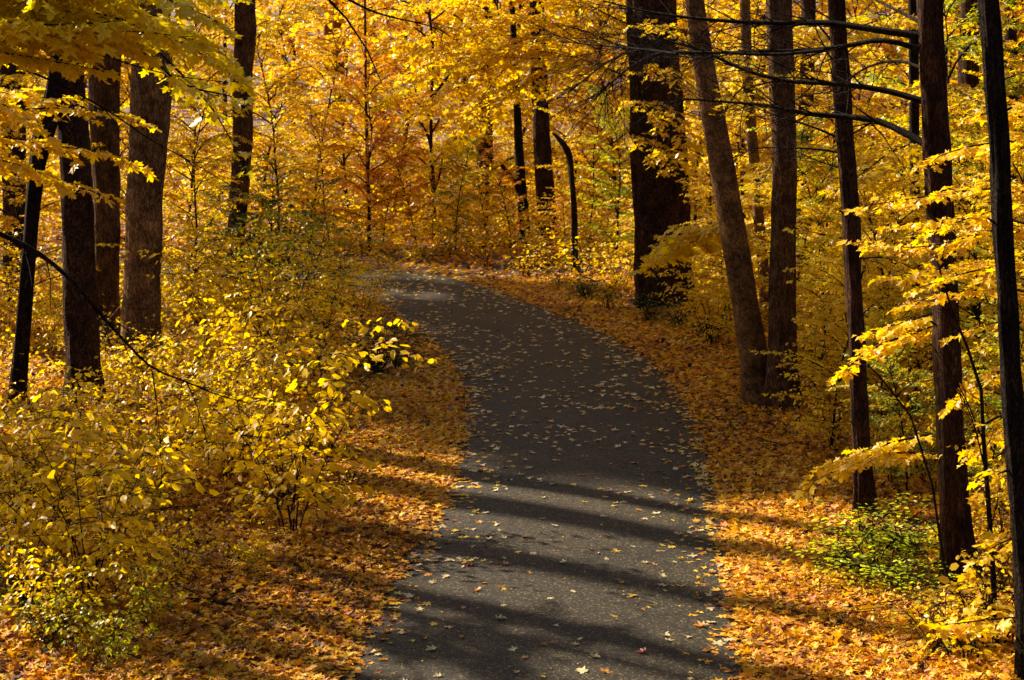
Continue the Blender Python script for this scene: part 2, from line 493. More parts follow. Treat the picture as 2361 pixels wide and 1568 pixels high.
def asphalt_mat():
    m, n, out = mat('asphalt')
    L = n.links.new
    tc = n.nodes.new('ShaderNodeTexCoord')
    n1 = node(n, 'ShaderNodeTexVoronoi', Scale=70.0)
    L(tc.outputs['Object'], n1.inputs['Vector'])
    sp = n.nodes.new('ShaderNodeSeparateColor')
    L(n1.outputs['Color'], sp.inputs[0])
    r1 = ramp(n, [(0, (.008, .0062, .0034)), (.5, (.018, .0140, .0074)), (.85, (.039, .030, .0155)), (1, (.14, .112, .058))])
    L(sp.outputs[0], r1.inputs['Fac'])
    n2 = node(n, 'ShaderNodeTexNoise', Scale=.7, Detail=5.0, Roughness=.65)
    L(tc.outputs['Object'], n2.inputs['Vector'])
    r2 = ramp(n, [(.3, (.70, .70, .72)), (.7, (1.25, 1.2, 1.1))])
    L(n2.outputs['Fac'], r2.inputs['Fac'])
    mm = node(n, 'ShaderNodeMix', data_type='RGBA', blend_type='MULTIPLY')
    mm.inputs[0].default_value = 1
    L(r1.outputs['Color'], mm.inputs[6])
    L(r2.outputs['Color'], mm.inputs[7])
    vc = node(n, 'ShaderNodeTexVoronoi', feature='DISTANCE_TO_EDGE', Scale=.55)
    wn = node(n, 'ShaderNodeTexNoise', Scale=2.5, Detail=6.0)
    L(tc.outputs['Object'], wn.inputs['Vector'])
    va = node(n, 'ShaderNodeVectorMath', operation='MULTIPLY_ADD')
    L(wn.outputs['Color'], va.inputs[0]); va.inputs[1].default_value = (.7, .7, .7); L(tc.outputs['Object'], va.inputs[2])
    L(va.outputs[0], vc.inputs['Vector'])
    rc = ramp(n, [(0, (.35, .33, .3)), (.006, (.6, .58, .55)), (.011, (1, 1, 1))])
    L(vc.outputs['Distance'], rc.inputs['Fac'])
    n4 = node(n, 'ShaderNodeTexNoise', Scale=9.0, Detail=6.0, Roughness=.75)
    L(tc.outputs['Object'], n4.inputs['Vector'])
    r4 = ramp(n, [(.38, (.72, .72, .74)), (.5, (1, 1, 1)), (.68, (1.35, 1.25, 1.05))])
    L(n4.outputs['Fac'], r4.inputs['Fac'])
    m2 = node(n, 'ShaderNodeMix', data_type='RGBA', blend_type='MULTIPLY'); m2.inputs[0].default_value = 1
    L(mm.outputs[2], m2.inputs[6]); L(rc.outputs['Color'], m2.inputs[7])
    m3 = node(n, 'ShaderNodeMix', data_type='RGBA', blend_type='MULTIPLY'); m3.inputs[0].default_value = 1
    L(m2.outputs[2], m3.inputs[6]); L(r4.outputs['Color'], m3.inputs[7])
    mm = m3
    pb = node(n, 'ShaderNodeBsdfPrincipled', Roughness=.72)
    pb.inputs['Specular IOR Level'].default_value = .18
    L(mm.outputs[2], pb.inputs['Base Color'])
    n3 = node(n, 'ShaderNodeTexNoise', Scale=140.0, Detail=3.0)
    L(tc.outputs['Object'], n3.inputs['Vector'])
    ad = node(n, 'ShaderNodeMath', operation='ADD')
    L(n1.outputs['Distance'], ad.inputs[0])
    L(n3.outputs['Fac'], ad.inputs[1])
    bp = node(n, 'ShaderNodeBump', Strength=.35, Distance=.006)
    L(ad.outputs[0], bp.inputs['Height'])
    L(bp.outputs[0], pb.inputs['Normal'])
    L(pb.outputs[0], out.inputs['Surface'])
    return m
M['asphalt'] = asphalt_mat()
b = Buf()
cs = np.linspace(0, 1, 13)
rows = LEr[:, None] * (1 - cs)[None, :, None] + REr[:, None] * cs[None, :, None]
zz = .03 * (1 - (2 * cs - 1) ** 2)
rows3 = np.concatenate([rows, np.broadcast_to(zz[None, :, None], (NP_, 13, 1))], -1)
b.addv(rows3)
i = np.arange(NP_ - 1)[:, None] * 13 + np.arange(12)[None]
b.f4.append(np.stack([i, i + 1, i + 14, i + 13], -1).reshape(-1, 4))
po = link('path', b.mesh('path', smooth=True), M['asphalt'])
po['kind'] = 'structure'

# ------------------------------------------------------------------ trunks
def trunk_mesh(pts, rad, rough=.06, sides=36, step=.07, ridges=15, flare=.35, name='trunk', dead_top=False):
    pts = np.asarray(pts, float); rad = np.asarray(rad, float)
    c = np.concatenate([[0], np.cumsum(np.linalg.norm(np.diff(pts, axis=0), axis=1))])
    n = max(8, int(c[-1] / step))
    # monotone smooth resample
    s = np.linspace(0, c[-1], n)
    p = np.stack([np.interp(s, c, pts[:, k]) for k in range(3)], 1)
    r = np.interp(s, c, rad)
    kk = max(1, int(.35 / step)); ker = np.ones(2 * kk + 1) / (2 * kk + 1)
    for k in range(3):
        e = np.concatenate([np.full(kk, 1.0) * (2 * p[0, k] - p[1:kk + 1, k][::-1]), p[:, k], 2 * p[-1, k] - p[-kk - 1:-1, k][::-1]])
        p[:, k] = np.convolve(e, ker, 'valid')
    t = unit(np.gradient(p, axis=0))
    u = unit(np.cross(t, np.array([[0, 1.0, 0]]))); v = np.cross(t, u)
    a = np.arange(sides) / sides * 2 * PI
    zrel = (s - s[0])
    fl = 1 + flare * np.exp(-zrel / .35)
    ph = rng.uniform(0, 10, 6)
    A, S = np.meshgrid(a, s)
    rid = np.sin(A * ridges + 0.6 * np.sin(S * 2.1 + ph[0]) + ph[1] * 1 + .8 * np.sin(A * 2 + S * .9)) * .5 + .5
    rid2 = np.sin(A * (ridges * 2 + 3) + S * 5 * np.sin(A * 3 + ph[2]) + ph[3])
    low = np.sin(A * 2 + S * .8 + ph[4]) * .5 + np.sin(A * 3 - S * 1.7 + ph[5]) * .5
    nz = np.array([noise.noise(Vector((math.cos(x) * 2.2 + ph[0], math.sin(x) * 2.2, y * 2.3 + ph[1]))) for x, y in zip(A.ravel(), S.ravel())]).reshape(A.shape)
    but = np.exp(-S / .4) * (np.sin(A * 5 + ph[2]) * .5) * flare * .7
    rr = r[:, None] * fl[:, None] * (1 + rough * (rid ** .5 - .6) + rough * .35 * rid2 + rough * .8 * low + rough * 1.6 * nz + but)
    ring = p[:, None] + rr[..., None] * (np.cos(A)[..., None] * u[:, None] + np.sin(A)[..., None] * v[:, None])
    b = Buf()
    k = b.addv(ring)
    i = np.arange(n - 1)[:, None] * sides; j = np.arange(sides)[None]; j2 = (j + 1) % sides
    b.f4.append(np.stack([k + i + j, k + i + sides + j, k + i + sides + j2, k + i + j2], -1).reshape(-1, 4))
    top = b.addv([p[-1] + t[-1] * r[-1] * .4])
    i0 = (n - 1) * sides
    b.f3.append(np.stack([k + i0 + np.arange(sides), np.full(sides, top), k + i0 + (np.arange(sides) + 1) % sides], -1))
    return b.mesh(name, smooth=True)

def px_trunk(pl, Y, top=13.0, dY=0.0, base_extra=.25):
    """polyline from photo pixels (x, y, width) listed from the base up, at distance Y; continued upward to a height"""
    pts, rad = [], []
    n = len(pl)
    for i, (x, y, wd) in enumerate(pl):
        q = P(x, y, Y + dY * i / max(1, n - 1))
        pts.append(q); rad.append(wd * .5 * Y / F)
    g = tz1(pts[0].x, pts[0].y)
    b0 = pts[0].copy()
    if b0.z > g:                       # carry it down to the ground
        dr = (pts[0] - pts[1]); dr = dr / abs(dr.z) if abs(dr.z) > 1e-3 else Vector((0, 0, -1))
        b0 = pts[0] + dr * (pts[0].z - g)
    b0.z = g - base_extra
    if (pts[0] - b0).length > .12:
        pts.insert(0, b0); rad.insert(0, rad[0] * 1.04)
    if top and pts[-1].z < top:
        d = (pts[-1] - pts[-2]); d = d / d.z
        h = top - pts[-1].z
        d.x *= .5
        pts.append(pts[-1] + d * h); rad.append(rad[-1] * .55)
    base = Vector((pts[0].x, pts[0].y, g))
    return [p - base for p in pts], rad, base

# ------------------------------------------------------------------ prototypes of young maples, tall crowns, shrubs
def arch(p0, az, el0, el1, L, n=7, wob=.1):
    """polyline leaving p0 that bends from elevation el0 to el1"""
    pts = [np.array(p0, float)]
    a = az
    for k in range(n):
        e = el0 + (el1 - el0) * (k / (n - 1))
        a += rng.normal(0, wob)
        pts.append(pts[-1] + L / n * np.array([math.cos(e) * math.cos(a), math.cos(e) * math.sin(a), math.sin(e)]))
    return np.array(pts)

def sapling_meshes(H, Rr, nb, leaf, T, step=.085, low=.16, twl=.55, r=.05, droop=.32, flat=.8):
    wood, leaves = Buf(), Buf()
    st = arch((0, 0, -.15), rng.uniform(0, 6), PI / 2 - .03, PI / 2 - .32, H + .15, 10, .8)
    tube(wood, st, np.linspace(r * .8, .008, len(st)), 8)
    zs = np.linspace(low, .97, nb) + rng.normal(0, .015, nb)
    az = 0.
    for z in zs:
        az += 2.4 + rng.normal(0, .4)
        p = np.array([np.interp(z * H, st[:, 2], st[:, i]) for i in range(3)])
        sh = math.sin(PI * min(1, (1.02 - z) / (1.02 - low) * .62 + .16)) ** .8
        L = Rr * sh * rng.uniform(.7, 1.15)
        pts = arch(p, az, rng.uniform(.3, 1.1), rng.uniform(-.35, .25), L, 7, .22)
        dress(wood, leaves, pts, .012 * L / 1.5 + .004, .003, twl * min(1, L), .17, leaf, step, T, start=.18, flat=flat,
              droop=droop, tint0=float(np.clip(rng.normal(.5, .13), .2, .85)), tint_s=.12)
    return wood.mesh('stem'), leaves.mesh('crown')

def shrub_meshes(H, Rr, stems, leaf, T, step=.05, twl=.38, droop=.35, keep=1.0):
    wood, leaves = Buf(), Buf()
    for k in range(stems):
        az = k / stems * 2 * PI + rng.uniform(-.5, .5)
        L = H * rng.uniform(.65, 1.1)
        st = arch((rng.normal(0, .06), rng.normal(0, .06), -.08), az, rng.uniform(1.2, 1.54), rng.uniform(.3, 1.1), L * 1.12, 9, .25)
        tube(wood, st, np.linspace(.008, .0025, len(st)), 5)
        nb = max(4, int(L / .17))
        for q in range(nb):
            f = .1 + .9 * (q + rng.random()) / nb
            i = f * (len(st) - 1.001)
            p = st[int(i)] + (st[int(i) + 1] - st[int(i)]) * (i % 1)
            pts = arch(p, rng.uniform(0, 2 * PI), rng.uniform(.1, .9), rng.uniform(-.35, .1), Rr * rng.uniform(.3, .75), 5, .2)
            dress(wood, leaves, pts, .004, .0015, twl * rng.uniform(.5, 1), .15, leaf, step, T, start=.2, flat=1.0, droop=droop,
                  tint0=float(np.clip(rng.normal(.5, .14), .15, .9)), tint_s=.13, sides=4, opp=False, twig_r=.0018, tilt=.7, keep=keep)
    return wood.mesh('stem'), leaves.mesh('foliage')

SAP = [sapling_meshes(6.0, 2.3, 29, .088, T_MAPLE_MID, step=.07, low=.07) for _ in range(3)] + [sapling_meshes(6.0, 2.7, 28, .095, T_FAR3, step=.07, low=.05)]
BIG = [sapling_meshes(12.0, 4.4, 24, .15, T_FAR3, step=.18, low=.12, twl=1.1, r=.13, flat=1.0) for _ in range(2)]
SHRN = [shrub_meshes(1.9, 1.1, 8, .108, T_OVAL, step=.066, twl=.44, keep=.8) for _ in range(3)]
SHR = [shrub_meshes(1.9, 1.05, 9, .078, T_OVAL, step=.045) for _ in range(3)]
LOWF = [shrub_meshes(.6, .6, 17, .045, T_OVAL_S, step=.035, twl=.2, droop=.1) for _ in range(2)]
LOW = [shrub_meshes(.6, .5, 9, .075, T_OVAL_S, step=.055, twl=.22, droop=.15) for _ in range(2)]
def high_crown(z0, z1, Rr, nb, leaf=.17):
    wood, leaves = Buf(), Buf()
    az = 0
    for k in range(nb):
        z = z0 + (z1 - z0) * k / nb
        az += 2.4 + rng.normal(0, .3)
        L = Rr * (1 - .55 * k / nb) * rng.uniform(.7, 1.1)
        pts = arch((0, 0, z), az, rng.uniform(.5, .9), rng.uniform(0, .4), L, 7)
        dress(wood, leaves, pts, .05, .01, 1.1, .36, leaf, .17, T_FAR3, start=.25, flat=.7, droop=.3, tint0=.5, tint_s=.15)
    return wood.mesh('branchwork'), leaves.mesh('crown')
DENSE = high_crown(9.8, 15.6, 3.1, 46, .24)  # thick crown built only to shade the path, for the added unseen trees
HIGH = [high_crown(8.2, 13.0, 3.6, 22), high_crown(9.2, 13.2, 3.0, 16)]

def place(kind, px, Y, s, colour, label, cat, name, group, rz=None, sz=None, part='crown', sy=1.0):
    me_w, me_l = kind
    x = (px - W0 / 2) / F * Y
    z = tz1(x, Y)
    t = thing(name, label, cat, (x, Y, z), group)
    t.rotation_euler = (0, 0, rng.uniform(0, 2 * PI) if rz is None else rz)
    t.scale = (s * sy, s * sy, s if sz is None else sz)
    if part == 'crown':
        t.rotation_euler[0] = rng.normal(0, .07); t.rotation_euler[1] = rng.normal(0, .07)
    link('stem' if part != 'crown' else 'trunk', me_w, M['twig'] if part != 'crown' or s < 1.2 else M['bark_dark'], t)
    link(part, me_l, M[colour], t)
    return t

# ------------------------------------------------------------------ the standing trees, traced trunk by trunk
def bare(b, pts, r0, r1, twigs=10, tl=.5, sub=True, down=0.0, side=None):
    pts = np.asarray(pts, float)
    tube(b, pts, np.linspace(r0, r1, len(pts)), 7)
    c = np.concatenate([[0], np.cumsum(np.linalg.norm(np.diff(pts, axis=0), axis=1))])
    for k in range(twigs):
        s = c[-1] * (.2 + .8 * (k + rng.random()) / twigs)
        p = np.array([np.interp(s, c, pts[:, i]) for i in range(3)])
        i = min(len(pts) - 2, int(np.searchsorted(c, s) - 1)); i = max(i, 0)
        t = unit(pts[i + 1] - pts[i])
        d = unit(t * rng.uniform(.5, 1.2) + rng.normal(0, .45, 3) + np.array([0, 0, -down]))
        L = tl * rng.uniform(.4, 1.2)
        q = [p]
        for m in range(5):
            d = unit(d + rng.normal(0, .14, 3) + np.array([0, 0, -.03]))
            q.append(q[-1] + d * L / 5)
        rr = max(.0038, (r0 + (r1 - r0) * s / c[-1]) * .35)
        tube(b, q, np.linspace(rr, .0018, 6), 4)
        if sub:
            for m in range(3):
                a = q[rng.integers(1, 5)]
                e = unit(d + rng.normal(0, .5, 3))
                sticks(b, [a], [a + e * L * .45], .0024, .0014)

def smooth_px(pl, Y0, Y1, off=(0, 0, 0), n=24):
    p = np.array([P(x, y, Y0 + (Y1 - Y0) * i / (len(pl) - 1)) for i, (x, y) in enumerate(pl)])
    for _ in range(2):
        q = np.empty((2 * len(p) - 2, 3))
        q[0::2] = .75 * p[:-1] + .25 * p[1:]
        q[1::2] = .25 * p[:-1] + .75 * p[1:]
        p = np.vstack([p[:1], q, p[-1:]])
    c = np.concatenate([[0], np.cumsum(np.linalg.norm(np.diff(p, axis=0), axis=1))])
    s = np.linspace(0, c[-1], n)
    return np.stack([np.interp(s, c, p[:, i]) for i in range(3)], 1) - np.array(off)

TREES = {}
def tree(key, name, label, pl, Y, bark, rough=.06, ridges=15, top=13.0, dY=0.0, crown=None, ccol='gold', flare=.35, group=None, sides=36, cs=.62, cat='tree'):
    pts, rad, base = px_trunk(pl, Y, top, dY)
    t = thing(name, label, cat, base, group)
    link('trunk', trunk_mesh(pts, rad, rough, sides, .07 if Y < 40 else .12, ridges, flare), M[bark], t)
    if crown is not None:
        w_, l_ = HIGH[crown]
        off = pts[-1]
        c = link('branchwork', w_, M['bark_dark'], t, (off.x, off.y, off.z - 13.0 * cs)); c.scale = (cs, cs, cs)
        c.rotation_euler.z = rng.uniform(0, 6)
        l = link('crown', l_, M[ccol], t, (off.x, off.y, off.z - 13.0 * cs)); l.scale = (cs, cs, cs)
        l.rotation_euler.z = c.rotation_euler.z
    TREES[key] = (t, base)
    return t

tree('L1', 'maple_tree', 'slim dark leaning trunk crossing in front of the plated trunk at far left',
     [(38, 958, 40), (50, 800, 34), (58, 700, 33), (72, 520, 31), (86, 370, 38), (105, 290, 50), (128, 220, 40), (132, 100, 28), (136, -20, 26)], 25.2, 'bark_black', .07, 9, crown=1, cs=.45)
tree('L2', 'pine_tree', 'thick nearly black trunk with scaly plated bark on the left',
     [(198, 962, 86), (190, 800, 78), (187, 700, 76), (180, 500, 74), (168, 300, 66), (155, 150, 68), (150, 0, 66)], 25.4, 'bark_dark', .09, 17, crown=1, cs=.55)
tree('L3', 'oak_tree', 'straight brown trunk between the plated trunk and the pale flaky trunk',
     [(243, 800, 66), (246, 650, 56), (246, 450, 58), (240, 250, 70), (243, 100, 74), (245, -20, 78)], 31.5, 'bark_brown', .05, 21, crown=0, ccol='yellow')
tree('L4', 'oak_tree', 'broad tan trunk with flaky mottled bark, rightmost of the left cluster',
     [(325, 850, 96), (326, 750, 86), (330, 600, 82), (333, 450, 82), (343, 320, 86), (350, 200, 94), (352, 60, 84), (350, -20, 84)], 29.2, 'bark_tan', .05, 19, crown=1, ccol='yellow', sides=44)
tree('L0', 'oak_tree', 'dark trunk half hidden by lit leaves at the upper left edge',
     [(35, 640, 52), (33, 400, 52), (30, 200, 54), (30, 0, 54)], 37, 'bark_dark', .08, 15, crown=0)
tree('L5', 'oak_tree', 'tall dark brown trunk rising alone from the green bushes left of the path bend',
     [(540, 660, 46), (543, 560, 36), (552, 430, 42), (560, 320, 44), (558, 200, 42), (566, 80, 46), (563, -20, 48)], 39.5, 'bark_brown', .09, 15, crown=1)
tree('L6', 'young_tree', 'pole thin straight grey trunk standing beyond the path bend',
     [(852, 575, 11), (848, 400, 9), (844, 250, 7), (842, 60, 6)], 49, 'bark_brown', .03, 7, top=8, sides=14)
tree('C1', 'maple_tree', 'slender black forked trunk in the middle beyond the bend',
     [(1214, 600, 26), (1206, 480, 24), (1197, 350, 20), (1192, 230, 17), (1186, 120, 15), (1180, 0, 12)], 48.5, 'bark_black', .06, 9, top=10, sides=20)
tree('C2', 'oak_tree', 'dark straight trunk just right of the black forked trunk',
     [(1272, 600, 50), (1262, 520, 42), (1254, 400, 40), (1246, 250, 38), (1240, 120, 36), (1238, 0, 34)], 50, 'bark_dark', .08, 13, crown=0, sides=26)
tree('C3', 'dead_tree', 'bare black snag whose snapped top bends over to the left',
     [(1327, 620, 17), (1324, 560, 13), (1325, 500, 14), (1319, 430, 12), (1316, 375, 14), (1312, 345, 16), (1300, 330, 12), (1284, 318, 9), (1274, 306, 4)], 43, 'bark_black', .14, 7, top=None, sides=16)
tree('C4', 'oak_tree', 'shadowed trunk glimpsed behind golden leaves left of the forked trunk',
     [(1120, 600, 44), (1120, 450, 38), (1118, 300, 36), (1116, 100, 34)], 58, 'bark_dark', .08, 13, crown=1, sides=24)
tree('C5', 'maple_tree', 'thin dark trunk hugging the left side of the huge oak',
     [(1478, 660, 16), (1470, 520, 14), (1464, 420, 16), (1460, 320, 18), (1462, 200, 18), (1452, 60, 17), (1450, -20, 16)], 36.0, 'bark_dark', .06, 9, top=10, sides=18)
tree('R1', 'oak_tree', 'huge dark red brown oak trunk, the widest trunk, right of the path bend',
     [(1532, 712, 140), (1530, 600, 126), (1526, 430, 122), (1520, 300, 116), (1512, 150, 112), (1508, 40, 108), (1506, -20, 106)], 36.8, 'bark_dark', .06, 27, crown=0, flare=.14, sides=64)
tree('R2', 'beech_tree', 'smooth tan trunk leaning left over the right verge of the path',
     [(1752, 934, 80), (1740, 840, 68), (1722, 720, 62), (1700, 600, 62), (1676, 450, 58), (1650, 300, 56), (1624, 160, 48), (1606, 40, 44), (1596, -40, 42)], 25.8, 'bark_smooth', .035, 9, crown=1, ccol='yellow', flare=.2, sides=40)
tree('R3', 'oak_tree', 'straight brown trunk standing against the leaning tan trunk',
     [(1806, 936, 84), (1804, 800, 68), (1803, 650, 60), (1808, 450, 56), (1808, 300, 56), (1800, 120, 58), (1794, -20, 58)], 25.5, 'bark_brown', .05, 19, crown=0, ccol='yellow', flare=.25, sides=40)
tree('R2b', 'birch_tree', 'slender grey banded trunk seen between the leaning and the straight trunk',
     [(1768, 760, 27), (1762, 640, 25), (1750, 520, 24), (1742, 400, 24), (1730, 280, 26), (1722, 140, 24), (1716, -20, 24)], 33, 'bark_smooth', .05, 7, crown=1, sides=20, cs=.8)
tree('R9', 'oak_tree', 'dark trunk in the distance behind the straight brown trunk',
     [(1846, 640, 32), (1850, 500, 30), (1858, 330, 30), (1862, 100, 32), (1864, -20, 32)], 38, 'bark_dark', .07, 13, crown=1, sides=22)
tree('R4', 'oak_tree', 'slim dark trunk on the right with its foot beside the lime green plants',
     [(1996, 1206, 50), (1986, 1040, 42), (1978, 850, 40), (1970, 700, 38), (1960, 450, 38), (1944, 260, 38), (1934, 100, 36), (1926, -40, 36)], 19.2, 'bark_red', .12, 13, crown=1, flare=.45)
tree('R5', 'cedar_tree', 'reddish brown trunk with long bare black boughs reaching over to the left',
     [(2218, 1385, 86), (2206, 1240, 68), (2192, 1050, 62), (2184, 850, 60), (2176, 600, 58), (2166, 420, 60), (2156, 250, 58), (2146, 80, 56), (2140, -40, 54)], 16.4, 'bark_red', .11, 15, crown=None, flare=.45, top=9)
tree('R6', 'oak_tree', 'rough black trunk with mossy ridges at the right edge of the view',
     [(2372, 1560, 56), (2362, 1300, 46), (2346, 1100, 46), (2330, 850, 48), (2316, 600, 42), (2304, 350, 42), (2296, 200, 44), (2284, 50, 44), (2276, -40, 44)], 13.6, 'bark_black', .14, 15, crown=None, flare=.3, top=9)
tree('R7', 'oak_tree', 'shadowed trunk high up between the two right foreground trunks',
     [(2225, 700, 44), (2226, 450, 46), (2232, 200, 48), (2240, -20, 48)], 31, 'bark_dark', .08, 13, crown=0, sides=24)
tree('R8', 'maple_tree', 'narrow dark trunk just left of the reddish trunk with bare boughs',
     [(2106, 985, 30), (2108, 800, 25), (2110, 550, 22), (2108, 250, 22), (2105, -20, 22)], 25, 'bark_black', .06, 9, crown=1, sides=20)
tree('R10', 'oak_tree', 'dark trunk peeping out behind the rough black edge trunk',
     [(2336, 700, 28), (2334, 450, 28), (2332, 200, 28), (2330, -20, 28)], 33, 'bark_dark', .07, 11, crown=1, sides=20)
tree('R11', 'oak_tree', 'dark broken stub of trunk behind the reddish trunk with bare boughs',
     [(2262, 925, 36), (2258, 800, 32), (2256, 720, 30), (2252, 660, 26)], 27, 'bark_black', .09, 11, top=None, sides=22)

# unseen trees added outside the left edge only to stripe and shade the path
tsh = (0.615, 0.788)
for i, (xx_, q, rd, cr, lab) in enumerate([
    (-8.6, 15.15, .42, None, 'unseen thick trunk just outside the left edge that throws the widest stripe'),
    (-9.6, 13.35, .34, None, 'unseen trunk outside the left edge that throws the middle stripe'),
    (-8.2, 12.3, .26, None, 'unseen slim trunk outside the left edge nearest the camera but one'),
    (-13.5, 11.1, .24, None, 'unseen trunk outside the left edge a little behind the slim trunk'),
    (-9.5, 10.2, .20, 1, 'added crowned trunk outside the left edge beside the camera'),
    (-16.5, 13.0, .2, 1, 'added thin crowned oak well outside the left edge that dapples the left floor'),
    (-17.0, 10.6, .2, 1, 'added thin crowned oak well outside the left edge, nearer the camera'),
    (-8.0, 11.75, .12, None, 'unseen trunk outside the left edge nearest the camera'),
    (-12.4, 18.5, .2, 0, 'added crowned oak outside the left edge level with the plated trunk'),
    (-11.2, 20.6, .2, 0, 'added crowned oak outside the left edge, second towards the bend'),
    (-12.4, 23.2, .2, 0, 'added crowned oak outside the left edge, third towards the bend'),
    (-11.6, 26.0, .2, 0, 'added crowned oak outside the left edge, fourth towards the bend'),
    (-13.2, 28.6, .2, 0, 'added crowned oak outside the left edge, fifth towards the bend'),
    (-14.0, 31.2, .2, 0, 'added crowned oak outside the left edge at the bend'),
    (-16.4, 19.2, .18, 3, 'added tall oak of the third row on the left, where the shade of the path begins'),
    (-16.8, 22.0, .18, 3, 'added tall oak of the third row on the left, second towards the bend'),
    (-16.6, 25.0, .18, 3, 'added tall oak of the third row on the left, third towards the bend'),
    (-17.0, 28.2, .18, 3, 'added tall oak of the third row on the left, nearest the bend'),
    (-14.6, 20.2, .18, 3, 'added taller oak of the second row on the left level with the plated trunk'),
    (-14.8, 23.4, .18, 3, 'added taller oak of the second row on the left, next towards the bend'),
    (-15.0, 26.6, .18, 3, 'added taller oak of the second row on the left, third towards the bend'),
    (-10.6, 19.5, .18, 0, 'added slimmer oak outside the left edge between the first and second crowned oak'),
    (-10.6, 22.0, .18, 0, 'added slimmer oak outside the left edge between the second and third crowned oak'),
    (-12.6, 24.7, .18, 0, 'added slimmer oak outside the left edge between the third and fourth crowned oak'),
    (-13.0, 27.4, .18, 0, 'added slimmer oak outside the left edge between the fourth and fifth crowned oak'),
    (-10.8, 19.0, .18, 0, 'added slimmer oak outside the left edge where the shade of the path begins')    ]):
    yy_ = (q - .615 * xx_) / .788
    g_ = tz1(xx_, yy_)
    t = thing('oak_tree', lab, 'tree', (xx_, yy_, g_), 'unseen trees added to stripe and shade the path')
    lean = rng.normal(0, .12, 2)
    link('trunk', trunk_mesh([(0, 0, -.2), (lean[0], lean[1], 4), (lean[0] * 1.5, lean[1] * 2, 8), (lean[0] * 2, lean[1] * 2, 13 if q < 18 else (18.2 if cr == 3 else 13.8))], [rd, rd * .9, rd * .8, rd * .4], .06, 20, .15, 11), M['bark_dark'], t)
    if cr is not None:
        w_, l_ = DENSE if q > 18 or cr == 2 else HIGH[cr]
        rz = rng.uniform(0, 6)
        for nm, me_, mm_ in (('branchwork', w_, 'bark_dark'), ('crown', l_, 'yellow')):
            o = link(nm, me_, M[mm_], t)
            o.rotation_euler.z = rz
            if q > 18:
                o.location.z = 3.0 if cr == 3 else 5.6
                if cr != 3:
                    o.scale = (.9, .9, .52)  # squashed so the added shade stays on the path

# fork of the black forked trunk
t, base = TREES['C1']
b = Buf(); tube(b, smooth_px([(1214, 478), (1190, 425), (1172, 400), (1156, 380)], 48.5, 48.5, base), np.linspace(.10, .05, 24), 10)
link('limb', b.mesh('limb', True), M['bark_black'], t)

# bare boughs of the reddish trunk
t, base = TREES['R5']
for pl, r0, tw in [
    ([(2128, 84), (2000, 66), (1905, 50), (1780, 54), (1640, 47), (1500, 30), (1390, 2)], .034, 16),
    ([(2130, 116), (2036, 88), (1960, 105), (1880, 116), (1780, 118), (1650, 122), (1560, 124), (1470, 108)], .026, 22),
    ([(2138, 236), (2046, 208), (1930, 192), (1820, 190), (1720, 165), (1620, 116), (1490, 80)], .030, 18),
    ([(2146, 338), (2090, 308), (2030, 278), (1950, 268), (1860, 264), (1760, 240), (1680, 236), (1560, 226)], .036, 22),
    ([(2134, 160), (2076, 138), (2010, 148), (1960, 178), (1930, 210)], .016, 8),
    ([(2136, 58), (2060, 20), (1990, -15)], .02, 6),
    ([(1900, 116), (1780, 128), (1660, 120), (1560, 124), (1470, 110), (1400, 140), (1310, 215)], .017, 22),
    ([(1560, 124), (1470, 112), (1380, 105), (1290, 95)], .012, 18),
    ([(1620, 120), (1520, 118), (1440, 160), (1370, 230)], .011, 18)]:
    b = Buf()
    bare(b, smooth_px(pl, 16.4, 17.6, base), r0, .006, int(tw * 1.9), .75, down=.02)
    link('bough', b.mesh('bough', True), M['bark_black'], t)
t, base = TREES['R4']
for pl, r0, tw in [
    ([(1934, 318), (1870, 290), (1790, 268), (1720, 240)], .014, 12),
    ([(1940, 352), (1870, 342), (1770, 340), (1690, 346)], .013, 12),
    ([(1930, 110), (1890, 60), (1840, 10), (1800, -30)], .014, 8),
    ([(1925, 160), (1905, 110), (1880, 90)], .012, 5),
    ([(1946, 390), (1880, 370), (1830, 345)], .010, 8),
    ([(1960, 600), (2040, 590), (2110, 620)], .010, 8)]:
    b = Buf()
    bare(b, smooth_px(pl, 19.2, 19.6, base), r0, .003, tw, .5)
    link('bough', b.mesh('bough', True), M['bark_black'], t)

# broken stubs on the near trunks
for key, lst in (('R4', [(1966, 640, 30, -14), (1976, 800, 26, 10), (1986, 980, -30, -8), (1962, 500, -26, -12)]), ('R5', [(2184, 560, 34, -14), (2186, 760, -40, -16), (2192, 1000, 38, -10), (2170, 430, 40, 12)]),
                 ('R6', [(2312, 520, -34, -14), (2326, 760, 30, -16), (2346, 1080, -36, 8), (2300, 260, 34, -10)]), ('R2', [(1700, 600, -46, -10), (1662, 380, 44, -24)]), ('L4', [(330, 560, 58, -10), (340, 380, -56, -16)]),
                 ('L2', [(182, 560, -52, -8), (172, 360, 50, -14)])):
    t, base = TREES[key]
    Yk = base.y
    for (x_, y_, dx, dy) in lst:
        b = Buf()
        q = smooth_px([(x_, y_), (x_ + dx * .6, y_ + dy * .5), (x_ + dx, y_ + dy * 1.2)], Yk, Yk - .03, base, 8)
        tube(b, q, np.linspace(.016, .007, 8), 6)
        link('stub', b.mesh('stub', True), M['bark_black'], t)

